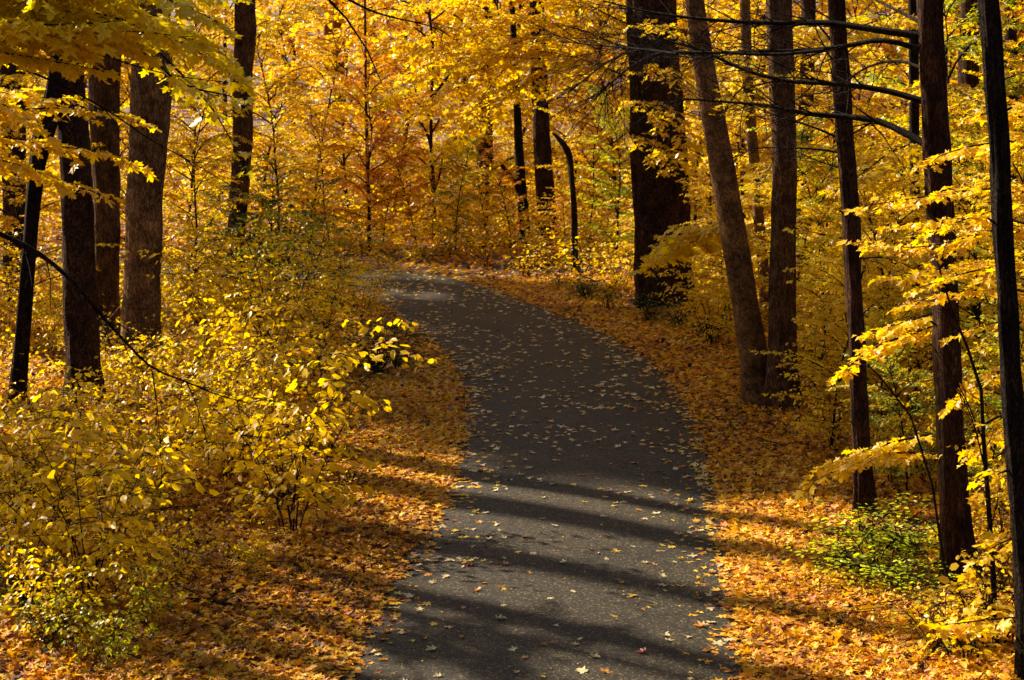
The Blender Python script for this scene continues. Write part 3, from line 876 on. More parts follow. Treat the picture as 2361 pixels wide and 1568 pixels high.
# leafy boughs: a list for each tree they grow from
def boughs(t, base, lst, colour, wood='twig'):
    for (pl, Y0, Y1, tl, ts, ls, st) in lst:
        ts *= .85
        wb, lb = Buf(), Buf()
        dress(wb, lb, smooth_px(pl, Y0, Y1, base), .014, .003, tl, ts, ls, st, T_MAPLE, start=.05, flat=1.6, droop=.22,
              tint0=.5, tint_s=.13, sides=6, tilt=.35)
        o = link('bough', wb.mesh('bough'), M[wood], t)
        link('leaf_spray', lb.mesh('leaf_spray'), M[colour], o)

# maple whose trunk stands just outside the frame at the upper left
x0 = P(-190, 0, 16).x
tl = thing('maple_tree', 'maple reaching in from the upper left with sprays of large yellow leaves', 'tree', (x0, 16, tz1(x0, 16)))
tb = Vector(tl.location)
link('trunk', trunk_mesh([(0, 0, -.2), (.05, 0, 2), (.0, .05, 4.5), (.1, 0, 9)], [.2, .17, .15, .08], .06, 28, .08, 11), M['bark_dark'], tl)
boughs(tl, tb, [
    ([(-180, -30), (60, 0), (280, 40), (450, 110), (560, 190)], 15.2, 15.8, .62, .13, .112, .075),
    ([(-180, 70), (0, 60), (180, 80), (330, 70), (440, 90)], 15.0, 15.0, .6, .13, .112, .075),
    ([(-180, -40), (150, -60), (380, -10), (500, 50)], 14.8, 15.0, .6, .13, .112, .075),
    ([(-160, 110), (0, 120), (120, 140), (220, 160)], 15.2, 15.2, .5, .14, .112, .075),
    ([(-160, 30), (100, 30), (240, 60), (330, 120)], 15.6, 15.6, .6, .13, .112, .075),
    ([(-160, 0), (60, -30), (260, 0), (420, 60), (520, 130)], 15.4, 15.9, .6, .12, .112, .072),
    ([(-160, 90), (40, 95), (160, 115), (300, 100)], 15.5, 15.6, .55, .12, .12, .08),
    ([(-160, -70), (100, -40), (300, -40), (520, -20)], 15.1, 15.6, .6, .12, .12, .08),
    ([(-160, 50), (20, 50), (150, 60), (250, 50)], 14.8, 14.8, .55, .12, .112, .072),
    ([(300, 60), (420, 170), (500, 260), (560, 380)], 16.5, 17.5, .32, .3, .12, .12),
    ([(330, 120), (420, 200), (530, 220), (590, 240)], 16.0, 16.8, .3, .3, .12, .11),
], 'lemon')
boughs(tl, tb, [
    ([(-160, 190), (0, 215), (90, 225), (180, 228)], 18, 18.4, .5, .13, .10, .08),
    ([(-160, 270), (60, 250), (200, 250), (320, 280)], 18, 18.6, .45, .15, .10, .085),
    ([(-160, 300), (50, 320), (150, 340), (250, 350), (320, 380)], 18.2, 18.8, .5, .15, .10, .085),
    ([(-160, 330), (50, 380), (150, 420), (235, 450)], 17.6, 18.2, .5, .16, .11, .09),
    ([(-160, 180), (-60, 200), (40, 260), (90, 290)], 17.6, 17.8, .5, .14, .11, .09),
], 'bright')
b = Buf()
bare(b, smooth_px([(-190, 470), (-60, 510), (0, 540), (90, 580), (170, 650), (240, 735), (300, 800), (350, 852), (430, 880), (500, 912), (600, 935)], 15.5, 16.5, tb), .026, .003, 14, .6, down=.25)
bare(b, smooth_px([(350, 852), (362, 930), (368, 1000), (372, 1080)], 16.1, 16.1, tb), .006, .002, 6, .25, down=.3)
bare(b, smooth_px([(430, 880), (460, 950), (480, 1030), (482, 1060)], 16.2, 16.2, tb), .006, .002, 6, .25, down=.3)
link('limb', b.mesh('limb', True), M['bark_black'], tl)
b = Buf()
bare(b, smooth_px([(-190, 80), (60, 160), (150, 200), (260, 260), (340, 320), (420, 360), (520, 420)], 15.5, 16.5, tb), .013, .003, 12, .5)
bare(b, smooth_px([(-190, 40), (120, 80), (230, 120), (300, 150), (420, 180), (540, 190)], 15.3, 16.5, tb), .012, .003, 12, .5)
link('limb', b.mesh('limb', True), M['bark_black'], tl)

# tree above the frame whose twigs hang in at the top
x0 = -1.6
tt = thing('maple_tree', 'maple above the path whose thin black twigs hang down at the top centre', 'tree', (-7.5, 13.5, 0))
tb = Vector(tt.location)
link('trunk', trunk_mesh([(0, 0, -.2), (.1, 0, 3), (.3, .05, 6), (.6, 0, 9)], [.22, .19, .16, .08], .06, 28, .08, 11), M['bark_dark'], tt)
b = Buf()
q = smooth_px([(-900, -560), (300, -260), (700, -60), (765, 5), (810, 55), (845, 110), (868, 160), (880, 192)], 13.5, 13.5, tb)
bare(b, q, .05, .004, 4, .25)
q = smooth_px([(700, -60), (840, 20), (900, 40), (1000, 60), (1040, 85)], 13.5, 14, tb)
bare(b, q, .012, .003, 7, .3)
link('limb', b.mesh('limb', True), M['bark_black'], tt)

# sprays on the right
x0 = P(2480, 800, 14.5).x
t = thing('maple_sapling', 'young maple leaning in from the right edge with flat layers of yellow leaves', 'young tree', (x0, 14.5, tz1(x0, 14.5)))
tb = Vector(t.location)
link('trunk', trunk_mesh([(0, 0, -.2), (.05, 0, 2), (.0, .05, 3.5), (-.1, 0, 5.2)], [.06, .05, .04, .02], .04, 14, .1, 7), M['bark_black'], t)
boughs(t, tb, [
    ([(2480, 470), (2350, 430), (2230, 440), (2120, 455), (1990, 475)], 14.5, 14.8, .42, .15, .076, .052),
    ([(2480, 360), (2380, 320), (2280, 330), (2200, 345), (2130, 378)], 14.5, 14.4, .5, .14, .078, .052),
    ([(2480, 300), (2400, 240), (2320, 250), (2240, 270)], 14.5, 14.3, .45, .15, .078, .052),
    ([(2480, 570), (2350, 520), (2240, 545), (2120, 575), (1990, 560)], 14.5, 15, .46, .15, .074, .052),
    ([(2480, 560), (2330, 500), (2200, 505), (2060, 520)], 14.5, 15.4, .4, .16, .074, .052),
    ([(2480, 740), (2360, 660), (2220, 670), (2090, 700)], 14.5, 15.2, .42, .17, .074, .052),
    ([(2480, 820), (2400, 730), (2300, 740), (2210, 770)], 14.5, 14.8, .4, .2, .074, .052),
    ([(2480, 620), (2340, 590), (2180, 620), (2040, 640)], 14.8, 15.8, .4, .13, .074, .052),
    ([(2480, 660), (2380, 610), (2250, 620), (2130, 660)], 14.2, 14.2, .4, .13, .074, .052),
    ([(2480, 480), (2380, 470), (2270, 490), (2160, 530)], 14.0, 14.0, .4, .13, .074, .052),
    ([(2480, 900), (2380, 850), (2280, 870), (2200, 930)], 15.0, 15.6, .4, .15, .085, .065),
    ([(2480, 1000), (2380, 960), (2290, 1000), (2240, 1050)], 15.0, 15.6, .4, .15, .085, .065),
    ([(2480, 1300), (2390, 1230), (2300, 1250), (2250, 1300)], 14.5, 14.2, .35, .17, .085, .07),
    ([(2480, 1150), (2400, 1060), (2320, 1080), (2260, 1120)], 14.5, 14.2, .4, .2, .11, .10),
    ([(2480, 1500), (2380, 1420), (2270, 1430), (2180, 1440)], 14.5, 13.4, .4, .2, .10, .10),
], 'yellow')
def thin_tree(name, label, pl, Y, lst, colour, rs=(9, 3), extra=()):
    pts, rad, base = px_trunk([(x, y, rs[0] + (rs[1] - rs[0]) * i / (len(pl) - 1)) for i, (x, y) in enumerate(pl)], Y, None)
    t = thing(name, label, 'young tree', base)
    b = Buf()
    bare(b, np.array([np.array(p) for p in pts]), rad[0], rad[-1], 10, .35)
    for e in extra:
        bare(b, smooth_px(e, Y, Y, base), .008, .002, 8, .3)
    link('stem', b.mesh('stem', True), M['bark_black'], t)
    if lst:
        boughs(t, base, lst, colour)
    return t, base
thin_tree('sapling', 'thin black leaning sapling with lit yellow layers above the lime green plants',
    [(2208, 1420), (2176, 1300), (2150, 1120), (2100, 960), (2030, 870), (2000, 840)], 15.8,
    [([(2170, 1050), (2080, 1040), (1980, 1060), (1870, 1112)], 17, 17.2, .4, .12, .09, .07),
     ([(2150, 1000), (2050, 1020), (1960, 1050), (1890, 1080)], 17, 17.4, .35, .13, .09, .07),
     ([(2190, 740), (2100, 770), (2010, 800), (1940, 860)], 17.5, 17.8, .42, .12, .095, .075),
     ([(2160, 720), (2060, 750), (1990, 770)], 17.5, 18.0, .35, .13, .095, .075)], 'bright')
thin_tree('sapling', 'tall black forked sapling stem in front of the mossy trunk at right',
    [(2290, 1330), (2280, 1180), (2268, 1020), (2262, 900), (2230, 800), (2196, 720), (2160, 600)], 14.6,
    [([(2268, 980), (2320, 950), (2380, 960)], 14.6, 14.4, .3, .2, .10, .10)], 'yellow', (15, 4),
    extra=([(2268, 1020), (2220, 900), (2150, 800)], [(2275, 1100), (2240, 950), (2180, 850)]))
thin_tree('sapling', 'wiry dark sapling stem rising near the bottom right corner',
    [(2262, 1540), (2240, 1450), (2225, 1400), (2210, 1360)], 14.2, [], 'yellow', (7, 3))
x0, base = TREES['C5'][0], TREES['C5'][1]
boughs(x0, base, [
    ([(1462, 170), (1520, 150), (1590, 190), (1650, 260)], 35.5, 34, .9, .24, .13, .12),
    ([(1460, 230), (1500, 240), (1560, 300), (1600, 360)], 35.5, 34, 1.0, .22, .13, .12),
    ([(1460, 300), (1500, 330), (1550, 370), (1590, 420)], 35.5, 34, .9, .22, .13, .12),
    ([(1460, 60), (1530, 60), (1600, 110)], 35.5, 34, .8, .3, .13, .14)], 'yellow')
boughs(x0, base, [
    ([(1455, 120), (1330, 60), (1180, 40), (1020, 70), (900, 110)], 36, 40, 1.3, .22, .115, .095),
    ([(1455, 60), (1330, 0), (1180, -20), (1020, 0), (880, 30)], 36, 41, 1.3, .22, .115, .095),
    ([(1455, 180), (1330, 130), (1200, 110), (1060, 140), (940, 200)], 36, 40, 1.3, .22, .115, .095),
    ([(1330, 60), (1230, 90), (1120, 150), (1010, 230), (930, 290)], 37, 40.5, 1.2, .22, .115, .095),
    ([(1330, 130), (1250, 170), (1160, 230), (1080, 300), (1010, 350)], 37, 41, 1.1, .24, .115, .10),
    ([(1455, 30), (1300, -60), (1100, -60), (940, -30)], 36, 39, 1.3, .22, .115, .095),
    ([(1180, 40), (1060, 100), (960, 170), (880, 240)], 38, 42, 1.0, .24, .115, .10),
    ([(1200, 110), (1130, 200), (1060, 290), (990, 390)], 38.5, 42, .9, .26, .115, .10)], 'yellow')
x0, base = TREES['R2']
boughs(x0, base, [
    ([(1690, 520), (1640, 530), (1570, 555), (1490, 620)], 26.2, 30, .8, .18, .12, .10),
    ([(1690, 500), (1620, 540), (1560, 590), (1500, 600)], 26.2, 30.5, .6, .2, .12, .11),
    ([(1650, 300), (1700, 200), (1800, 160), (1860, 190)], 25.8, 25, .5, .25, .11, .12)], 'yellow')

x0, base = TREES['R9']
boughs(x0, base, [
    ([(1856, 60), (1780, 80), (1700, 130), (1650, 190)], 37.5, 30, 1.0, .24, .12, .11),
    ([(1858, 200), (1790, 190), (1730, 220), (1680, 280)], 37.5, 31, .9, .24, .12, .11),
    ([(1860, 120), (1920, 110), (1990, 150), (2050, 210)], 37.5, 30, 1.0, .24, .12, .11),
    ([(1858, 280), (1930, 250), (2000, 300), (2050, 360)], 37.5, 31, .9, .24, .12, .11),
    ([(1856, 330), (1810, 340), (1770, 390), (1740, 440)], 37.5, 29, .8, .24, .12, .11)], 'yellow')
x0, base = TREES['R8']
boughs(x0, base, [
    ([(2106, 60), (2040, 40), (1960, 70), (1890, 130)], 25, 21, .6, .2, .10, .085),
    ([(2108, 330), (2050, 350), (1990, 400), (1930, 440)], 25, 21, .6, .2, .10, .085),
    ([(2108, 200), (2170, 190), (2230, 220), (2290, 260)], 25, 21, .6, .2, .10, .085)], 'yellow')

# ------------------------------------------------------------------ young maples and far trees
ym = 'young maples of the understorey'
for px, Y, s, col, k, lab in [
    (40, 31, .72, 'bright', 0, 'bright yellow young maple behind the slim leaning trunk at far left'),
    (-60, 38, 1.05, 'gold', 1, 'golden young maple half outside the left edge'),
    (430, 35.5, .72, 'yellow', 2, 'yellow young maple just right of the broad tan trunk'),
    (300, 40, .9, 'gold', 1, 'golden young maple seen behind the tan and brown trunks'),
    (620, 39, .46, 'lime', 0, 'yellow green young maple in front of the path bend'),
    (500, 41, .36, 'green', 1, 'green young maple at the foot of the lone dark trunk'),
    (1420, 43.5, .62, 'lime', 2, 'yellow green young maple between the bent snag and the huge oak'),
    (1355, 46, .75, 'gold', 0, 'golden young maple behind the bent snag'),
    (1180, 47.5, .46, 'orange', 2, 'low orange young maple at the foot of the forked trunk'),
    (1050, 47.5, .48, 'lime', 1, 'low yellow green young maple left of the forked trunk'),
    (960, 49, .5, 'orange', 0, 'low orange young maple right beyond the path bend'),
    (1665, 34, .42, 'yellow', 1, 'small yellow young maple between the huge oak and the leaning trunk'),
    (1640, 42, .8, 'gold', 2, 'golden young maple behind the gap right of the huge oak'),
    (1900, 33, .7, 'bright', 0, 'yellow young maple behind and right of the straight brown trunk'),
    (1880, 26, .34, 'bright', 2, 'small bright young maple right of the twin trunks'),
    (2050, 29, .62, 'bright', 1, 'yellow young maple between the slim trunk and the reddish trunk'),
    (2060, 22, .34, 'yellow', 0, 'small yellow young maple behind the slim dark trunk'),
    (2200, 33, .85, 'lime', 2, 'yellow green young maple behind the reddish trunk'),
    (2330, 24, .6, 'yellow', 0, 'yellow young maple behind the rough black edge trunk'),
    (1900, 38, 1.0, 'bright', 1, 'taller yellow young maple far behind the straight brown trunk'),
    (2020, 36, 1.0, 'gold', 0, 'taller golden young maple far behind the slim dark trunk'),
    (2140, 30, .9, 'bright', 2, 'taller yellow young maple behind the narrow dark and reddish trunks'),
    (2262, 28, .95, 'lime', 0, 'taller yellow green young maple behind the broken stub'),
    (2360, 35, 1.1, 'orange', 1, 'taller orange young maple in the back at the right edge'),
    (1830, 30, .5, 'yellow', 0, 'small yellow young maple just right of the twin trunks, farther back'),
    (1900, 27.5, .42, 'bright', 1, 'low bright young maple right behind the foot of the twin trunks'),
    (1930, 22.5, .45, 'bright', 0, 'low bright young maple left of the slim dark trunk'),
    (2080, 24, .6, 'bright', 1, 'bright young maple between slim and narrow dark trunks'),
    (2010, 25, .5, 'bright', 2, 'yellow young maple right behind the slim dark trunk'),
    (2150, 27, .66, 'gold', 0, 'golden young maple behind the narrow dark trunk'),
    (1940, 30, .6, 'lime', 1, 'yellow green young maple between straight brown and slim dark trunk'),
    (2260, 22, .5, 'bright', 2, 'yellow young maple just right of the reddish trunk'),
    (2110, 20, .3, 'lime', 0, 'small yellow green young maple left of the reddish trunk'),
    (2400, 20, .6, 'yellow', 1, 'yellow young maple at the right edge behind the black trunk'),
    (1720, 30, .42, 'yellow', 2, 'small yellow young maple just behind the leaning tan trunk'),
    (1300, 44.5, .3, 'orange', 0, 'small orange young maple at the foot of the bent snag'),
    (1120, 46.5, .36, 'gold', 2, 'small golden young maple left of the forked trunk foot'),
    (880, 49, .5, 'gold', 1, 'golden young maple at the far end of the path'),
    (760, 49.5, .6, 'yellow', 2, 'yellow young maple left of the pole thin trunk'),
    (1500, 41, .4, 'yellow', 0, 'small yellow young maple behind the foot of the huge oak'),
    (2300, 19, .36, 'lime', 1, 'small yellow green young maple between the two foreground trunks on the right'),
    (2450, 28, .9, 'gold', 2, 'golden young maple half outside the right edge'),
]:
    place(SAP[k], px, Y, s, col, lab, 'young tree', 'maple_sapling', ym)
ft = 'trees of the wood beyond the bend'
for px, Y, s, col, k, lab in [
    (60, 52, 1.2, 'yellow', 3, 'yellow maple in the distance at the far left'),
    (250, 50, 1.25, 'gold', 3, 'golden maple seen between the left cluster of trunks'),
    (430, 52, 1.25, 'yellow', 0, 'yellow maple in the distance left of the lone dark trunk'),
    (600, 54, 1.05, 'bright', 3, 'bright yellow maple just behind the lone dark trunk'),
    (720, 50, .95, 'yellow', 1, 'yellow maple left of the pole thin trunk'),
    (800, 56, 1.25, 'gold', 3, 'golden orange maple behind the pole thin trunk'),
    (905, 54, 1.0, 'orange', 0, 'orange maple right of the pole thin trunk'),
    (850, 47.5, .85, 'orange', 0, 'deep orange maple in front of the pole thin trunk'),
    (640, 50, 1.0, 'yellow', 2, 'yellow maple right of the lone dark trunk'),
    (1000, 51, 1.5, 'yellow', 3, 'large yellow maple over the path bend'),
    (1120, 52.5, 1.6, 'yellow', 1, 'large yellow maple around the forked trunk'),
    (1210, 56, 1.5, 'yellow', 3, 'yellow maple behind the forked trunk'),
    (1320, 54, 1.45, 'gold', 2, 'golden maple above the bent snag'),
    (1430, 52, 1.3, 'gold', 0, 'golden maple left of the huge oak'),
    (1390, 60, 1.2, 'gold', 3, 'orange maple far behind the bent snag'),
    (1600, 50, 1.2, 'yellow', 1, 'yellow maple in the distance right of the huge oak'),
    (1720, 48, 1.3, 'gold', 3, 'golden maple in the distance behind the leaning trunk'),
    (1840, 52, 1.3, 'gold', 0, 'golden maple in the distance behind the straight brown trunk'),
    (1930, 46, 1.1, 'yellow', 3, 'yellow maple in the distance behind the slim dark trunk'),
    (2040, 50, 1.3, 'orange', 2, 'orange maple in the distance between slim and reddish trunks'),
    (2180, 47, 1.35, 'gold', 3, 'golden maple in the distance behind the reddish trunk'),
    (2320, 44, 1.3, 'orange', 1, 'orange maple in the distance at the right edge')]:
    place(SAP[k], px, Y, s, col, lab, 'tree', 'maple_tree', ft)
fb = 'tall trees at the back of the wood'
for i, (px, Y, s, col, lab) in enumerate([
    (-20, 66, .95, 'gold', 'tall golden tree at the back on the far left'),
    (160, 72, 1.0, 'yellow', 'tall yellow tree at the back behind the left cluster of trunks'),
    (340, 64, .9, 'gold', 'tall golden tree at the back behind the broad tan trunk'),
    (520, 70, 1.0, 'gold', 'tall golden tree at the back left of the lone dark trunk'),
    (680, 66, .9, 'yellow', 'tall yellow tree at the back right of the lone dark trunk'),
    (930, 68, .9, 'yellow', 'tall yellow tree at the back above the path bend'),
    (1060, 72, 1.05, 'gold', 'tall golden tree at the back left of the forked trunk'),
    (1200, 68, 1.0, 'yellow', 'tall yellow tree at the back above the forked trunk'),
    (1340, 74, 1.05, 'orange', 'tall orange tree at the back above the bent snag'),
    (1620, 70, 1.0, 'gold', 'tall golden tree at the back behind the leaning tan trunk'),
    (1760, 64, .95, 'gold', 'tall golden tree at the back behind the twin trunks'),
    (1900, 70, 1.0, 'yellow', 'tall yellow tree at the back left of the slim dark trunk'),
    (2050, 65, .95, 'orange', 'tall orange tree at the back right of the slim dark trunk'),
    (2200, 70, 1.0, 'yellow', 'tall yellow tree at the back behind the reddish trunk'),
    (2350, 64, 1.0, 'gold', 'tall golden tree at the back at the right edge')]):
    place(BIG[i % 2], px, Y, s, col, lab, 'tree', 'tall_tree', fb)

# far wood that reads as one mass
b = Buf()
N = 90000
fx = rng.uniform(-48, 48, N); fy = rng.uniform(84, 125, N)
cz = rng.uniform(0, 1, N) ** .8 * 19
clump = np.sin(fx * .55 + np.floor(fy / 9) * 2.1) * np.cos(cz * .6 + fx * .3)
k = clump > rng.uniform(-1.3, .8, N) + 1.9 * sm((cz - 2.5) / 4)
fx, fy, cz = fx[k], fy[k], cz[k]
gz = .07 * (fy - 50)
n_ = len(fx)
put_leaves(b, T_FAR3, np.stack([fx, fy, gz + cz], 1), rng.normal(0, 1, (n_, 3)), rng.normal(0, 1, (n_, 3)) + [0, 0, .8], rng.uniform(.25, .5, n_),
           np.clip(.5 + .3 * np.sin(fx * .25 + 1) + rng.normal(0, .12, n_), 0, 1))
for x_ in rng.uniform(-45, 45, 60):
    y_ = rng.uniform(84, 120)
    g = .07 * (y_ - 50)
    tube(b, [(x_, y_, g - .5), (x_ + rng.normal(0, .3), y_, g + 9), (x_ + rng.normal(0, .6), y_, g + 19)], [.3, .22, .1], 8)
fw = link('far_wood', b.mesh('far_wood'), M['gold'])
fw['kind'] = 'stuff'

# ------------------------------------------------------------------ shrubs
sg = 'oval leaved shrubs'
for px, py, s, col, k, name, lab in [
    (655, 1230, 1.08, 'bright', 0, 'shrub', 'brightly lit yellow shrub with drooping oval leaves near the left verge'),
    (165, 1410, 1.0, 'bright', 1, 'shrub', 'tall thin stemmed yellow shrub low in the left foreground'),
    (330, 1180, .7, 'yellow', 2, 'shrub', 'yellow shrub below the end of the arching black limb'),
    (520, 1120, .8, 'bright', 1, 'shrub', 'bright yellow shrub on the left between foreground and tree cluster'),
    (40, 1190, .75, 'bright', 0, 'shrub', 'large leaved yellow shrub at the left edge below the slim leaning trunk'),
    (460, 1000, .85, 'bright', 2, 'shrub', 'bright yellow shrub right of the broad tan trunk foot'),
    (640, 1030, .8, 'yellow', 0, 'shrub', 'yellow shrub behind the lit shrub of the left verge'),
    (260, 1040, .5, 'bright', 1, 'shrub', 'yellow shrub in front of the left cluster of trunks'),
    (735, 850, .95, 'yellow', 1, 'shrub', 'broad golden yellow shrub beside the inner curve of the path'),
    (620, 860, 1.15, 'yellow', 2, 'shrub', 'golden yellow shrub left of the broad one at the curve'),
    (480, 830, .9, 'yellow', 0, 'shrub', 'golden yellow shrub right of the tan trunk'),
    (710, 740, 1.1, 'lime', 2, 'shrub', 'yellow green shrub behind the broad one at the curve'),
    (560, 730, .85, 'lime', 1, 'shrub', 'yellow green shrub in front of the lone dark trunk'),
    (420, 730, .75, 'yellow', 2, 'shrub', 'yellow shrub behind the tan trunk, left of the lone dark trunk'),
    (835, 745, .72, 'yellow', 0, 'shrub', 'golden shrub leaning over the left side of the path bend'),
    (780, 700, .85, 'yellow', 1, 'shrub', 'golden shrub that hides the far end of the path'),
    (640, 690, 1.15, 'green', 0, 'shrub', 'dark green shrub behind the golden shrubs left of the bend'),
    (100, 830, .55, 'yellow', 1, 'shrub', 'yellow shrub behind the slim leaning trunk'),
    (0, 780, .9, 'gold', 2, 'shrub', 'golden shrub in the back at the left edge'),
    (110, 1500, .5, 'bright', 0, 'shrub', 'small yellow shrub in the bottom left corner'),
    (300, 1450, .38, 'yellow', 1, 'shrub', 'tiny yellow shrub right of the corner one'),
    (400, 1330, .36, 'bright', 2, 'shrub', 'tiny bright shrub on open litter left of the lit verge shrub'),
    (560, 1340, .26, 'yellow', 0, 'shrub', 'tiny sparse shrub on the left verge litter'),
    (210, 1545, .42, 'lime', 2, 'shrub', 'small yellow green shrub at the very bottom left'),
    (20, 1370, .62, 'bright', 1, 'shrub', 'yellow shrub at the left edge just above the green plant'),
    (240, 900, .35, 'bright', 0, 'shrub', 'bright yellow shrub hiding the foot of the plated trunk'),
    (380, 905, .4, 'yellow', 1, 'shrub', 'yellow shrub hiding the foot of the broad tan trunk'),
    (560, 950, .95, 'bright', 0, 'shrub', 'bright yellow shrub halfway between tan trunk and path'),
    (700, 935, .75, 'bright', 2, 'shrub', 'bright yellow shrub just inside the curve of the left verge'),
    (180, 1130, .6, 'bright', 2, 'shrub', 'bright yellow shrub in front of the plated trunk'),
    (420, 1090, .75, 'yellow', 0, 'shrub', 'small yellow shrub under the black hanging twigs'),
    (640, 1150, .6, 'yellow', 1, 'shrub', 'small yellow shrub left of the lit shrub of the left verge'),
    (250, 1290, .55, 'yellow', 0, 'shrub', 'small sparse yellow shrub on the lower left floor'),
    (60, 1290, .8, 'yellow', 2, 'shrub', 'yellow shrub at the left edge above the green plants'),
    (735, 790, .95, 'yellow', 0, 'shrub', 'golden yellow shrub close behind the broad one at the curve'),
    (540, 790, .85, 'yellow', 1, 'shrub', 'golden yellow shrub in the middle of the left thicket'),
    (1650, 800, .9, 'yellow', 0, 'shrub', 'yellow shrub between the huge oak and the leaning trunk'),
    (1690, 760, .9, 'bright', 1, 'shrub', 'bright yellow shrub behind the leaning tan trunk'),
    (1890, 860, .9, 'yellow', 2, 'shrub', 'yellow shrub right behind the straight brown trunk'),
    (1935, 1040, .62, 'bright', 1, 'shrub', 'small lit shrub with hanging oval leaves left of the slim dark trunk'),
    (2060, 960, .8, 'yellow', 0, 'shrub', 'yellow shrub right of the slim dark trunk'),
    (2080, 1130, .72, 'yellow', 2, 'shrub', 'yellow shrub between slim trunk and reddish trunk'),
    (2330, 1080, .9, 'bright', 1, 'shrub', 'yellow round leaved shrub between the two foreground trunks at right'),
    (2290, 980, .9, 'yellow', 0, 'shrub', 'yellow shrub behind the reddish trunk'),
    (2350, 1330, .7, 'bright', 2, 'shrub', 'yellow shrub at the foot of the rough black edge trunk'),
    (2130, 880, .9, 'lime', 1, 'shrub', 'yellow green shrub behind the narrow dark trunk'),
    (1990, 800, 1.0, 'yellow', 2, 'shrub', 'yellow shrub in the back right of the straight trunk'),
    (1560, 700, .8, 'yellow', 1, 'shrub', 'yellow shrub at the right foot of the huge oak'),
]:
    g = G(px, py)
    s *= 1.1 if py < 900 and px < 700 else 1.0
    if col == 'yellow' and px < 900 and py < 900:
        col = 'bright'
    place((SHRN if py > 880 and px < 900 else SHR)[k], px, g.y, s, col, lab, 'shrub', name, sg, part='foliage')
lg = 'low plants on the forest floor'
for px, py, s, col, k, lab in [
    (2060, 1270, 1.3, 'acid', 0, 'lime green sunlit plant midway between the slim and the reddish trunk'),
    (2110, 1370, .9, 'acid', 0, 'lime green sunlit plant in front of the reddish trunk, lowest of the patch'),
    (2150, 1450, .6, 'bright', 1, 'yellow low plant at the left foot of the reddish trunk'),
    (2330, 1390, .9, 'yellow', 1, 'yellow low plant between the reddish and the edge trunk'),
    (2330, 1500, 1.2, 'yellow', 0, 'yellow low plant at the right edge near the bottom'),
    (2250, 1530, 1.0, 'bright', 1, 'bright yellow low plant in the very bottom right corner'),
    (2030, 1340, 1.25, 'acid', 0, 'lime green sunlit plant at the foot of the slim dark trunk'),
    (2105, 1290, 1.0, 'acid', 1, 'lime green sunlit plant left of the reddish trunk'),
    (1960, 1310, .8, 'acid', 1, 'small lime green plant at the edge of the right verge'),
    (870, 870, 1.6, 'green', 0, 'dark green low bush where the left verge begins'),
    (920, 850, .7, 'green', 1, 'small dark green plant close to the inner curve'),
    (30, 1440, .9, 'green', 1, 'green plant with pale edged leaves at the left edge'),
    (80, 1500, .8, 'green', 0, 'green plant in the bottom left corner'),
    (1350, 690, 1.1, 'green', 0, 'dark green low plant beyond the outer curve'),
    (1290, 665, 1.0, 'lime', 1, 'yellow green low plant beyond the outer curve'),
    (1400, 715, 1.0, 'lime', 0, 'yellow green low plant left of the huge oak'),
    (1500, 745, .95, 'green', 1, 'dark green low plant in front of the huge oak'),
    (1570, 760, .9, 'green', 0, 'dark green low plant right in front of the huge oak'),
    (1640, 790, .8, 'green', 1, 'dark green low plant under the yellow shrub right of the oak'),
    (1210, 640, 1.0, 'gold', 0, 'golden low plant below the forked trunk'),
    (1120, 618, 1.0, 'orange', 1, 'orange low plant on the far verge'),
    (1040, 600, 1.0, 'gold', 0, 'golden low plant at the far end of the path'),
    (1250, 625, 1.3, 'gold', 1, 'golden low plant below the dark straight trunk'),
    (1340, 640, 1.4, 'yellow', 0, 'yellow low plant below the bent snag'),
    (1430, 670, 1.3, 'yellow', 1, 'yellow low plant beside the left foot of the huge oak'),
    (2290, 1450, .8, 'yellow', 0, 'yellow low plant near the bottom right corner'),
    (2190, 1500, .8, 'lime', 1, 'yellow green low plant in the bottom right corner'),
    (800, 1130, .7, 'bright', 1, 'bright yellow low plant at the edge of the left verge'),
    (560, 1220, .7, 'yellow', 0, 'yellow low plant among the leaf litter on the left'),
    (740, 1170, .5, 'lime', 0, 'small yellow green plant beside the lit shrub'),
]:
    g = G(px, py)
    ac = col == 'acid'
    place((LOWF if col in ('acid', 'green') else LOW)[k], px, g.y, s * (.62 if ac else 1), col, lab, 'plant', 'low_plant', lg, part='foliage', sy=1.9 if ac else 1.0, sz=s * .62 if ac else None)

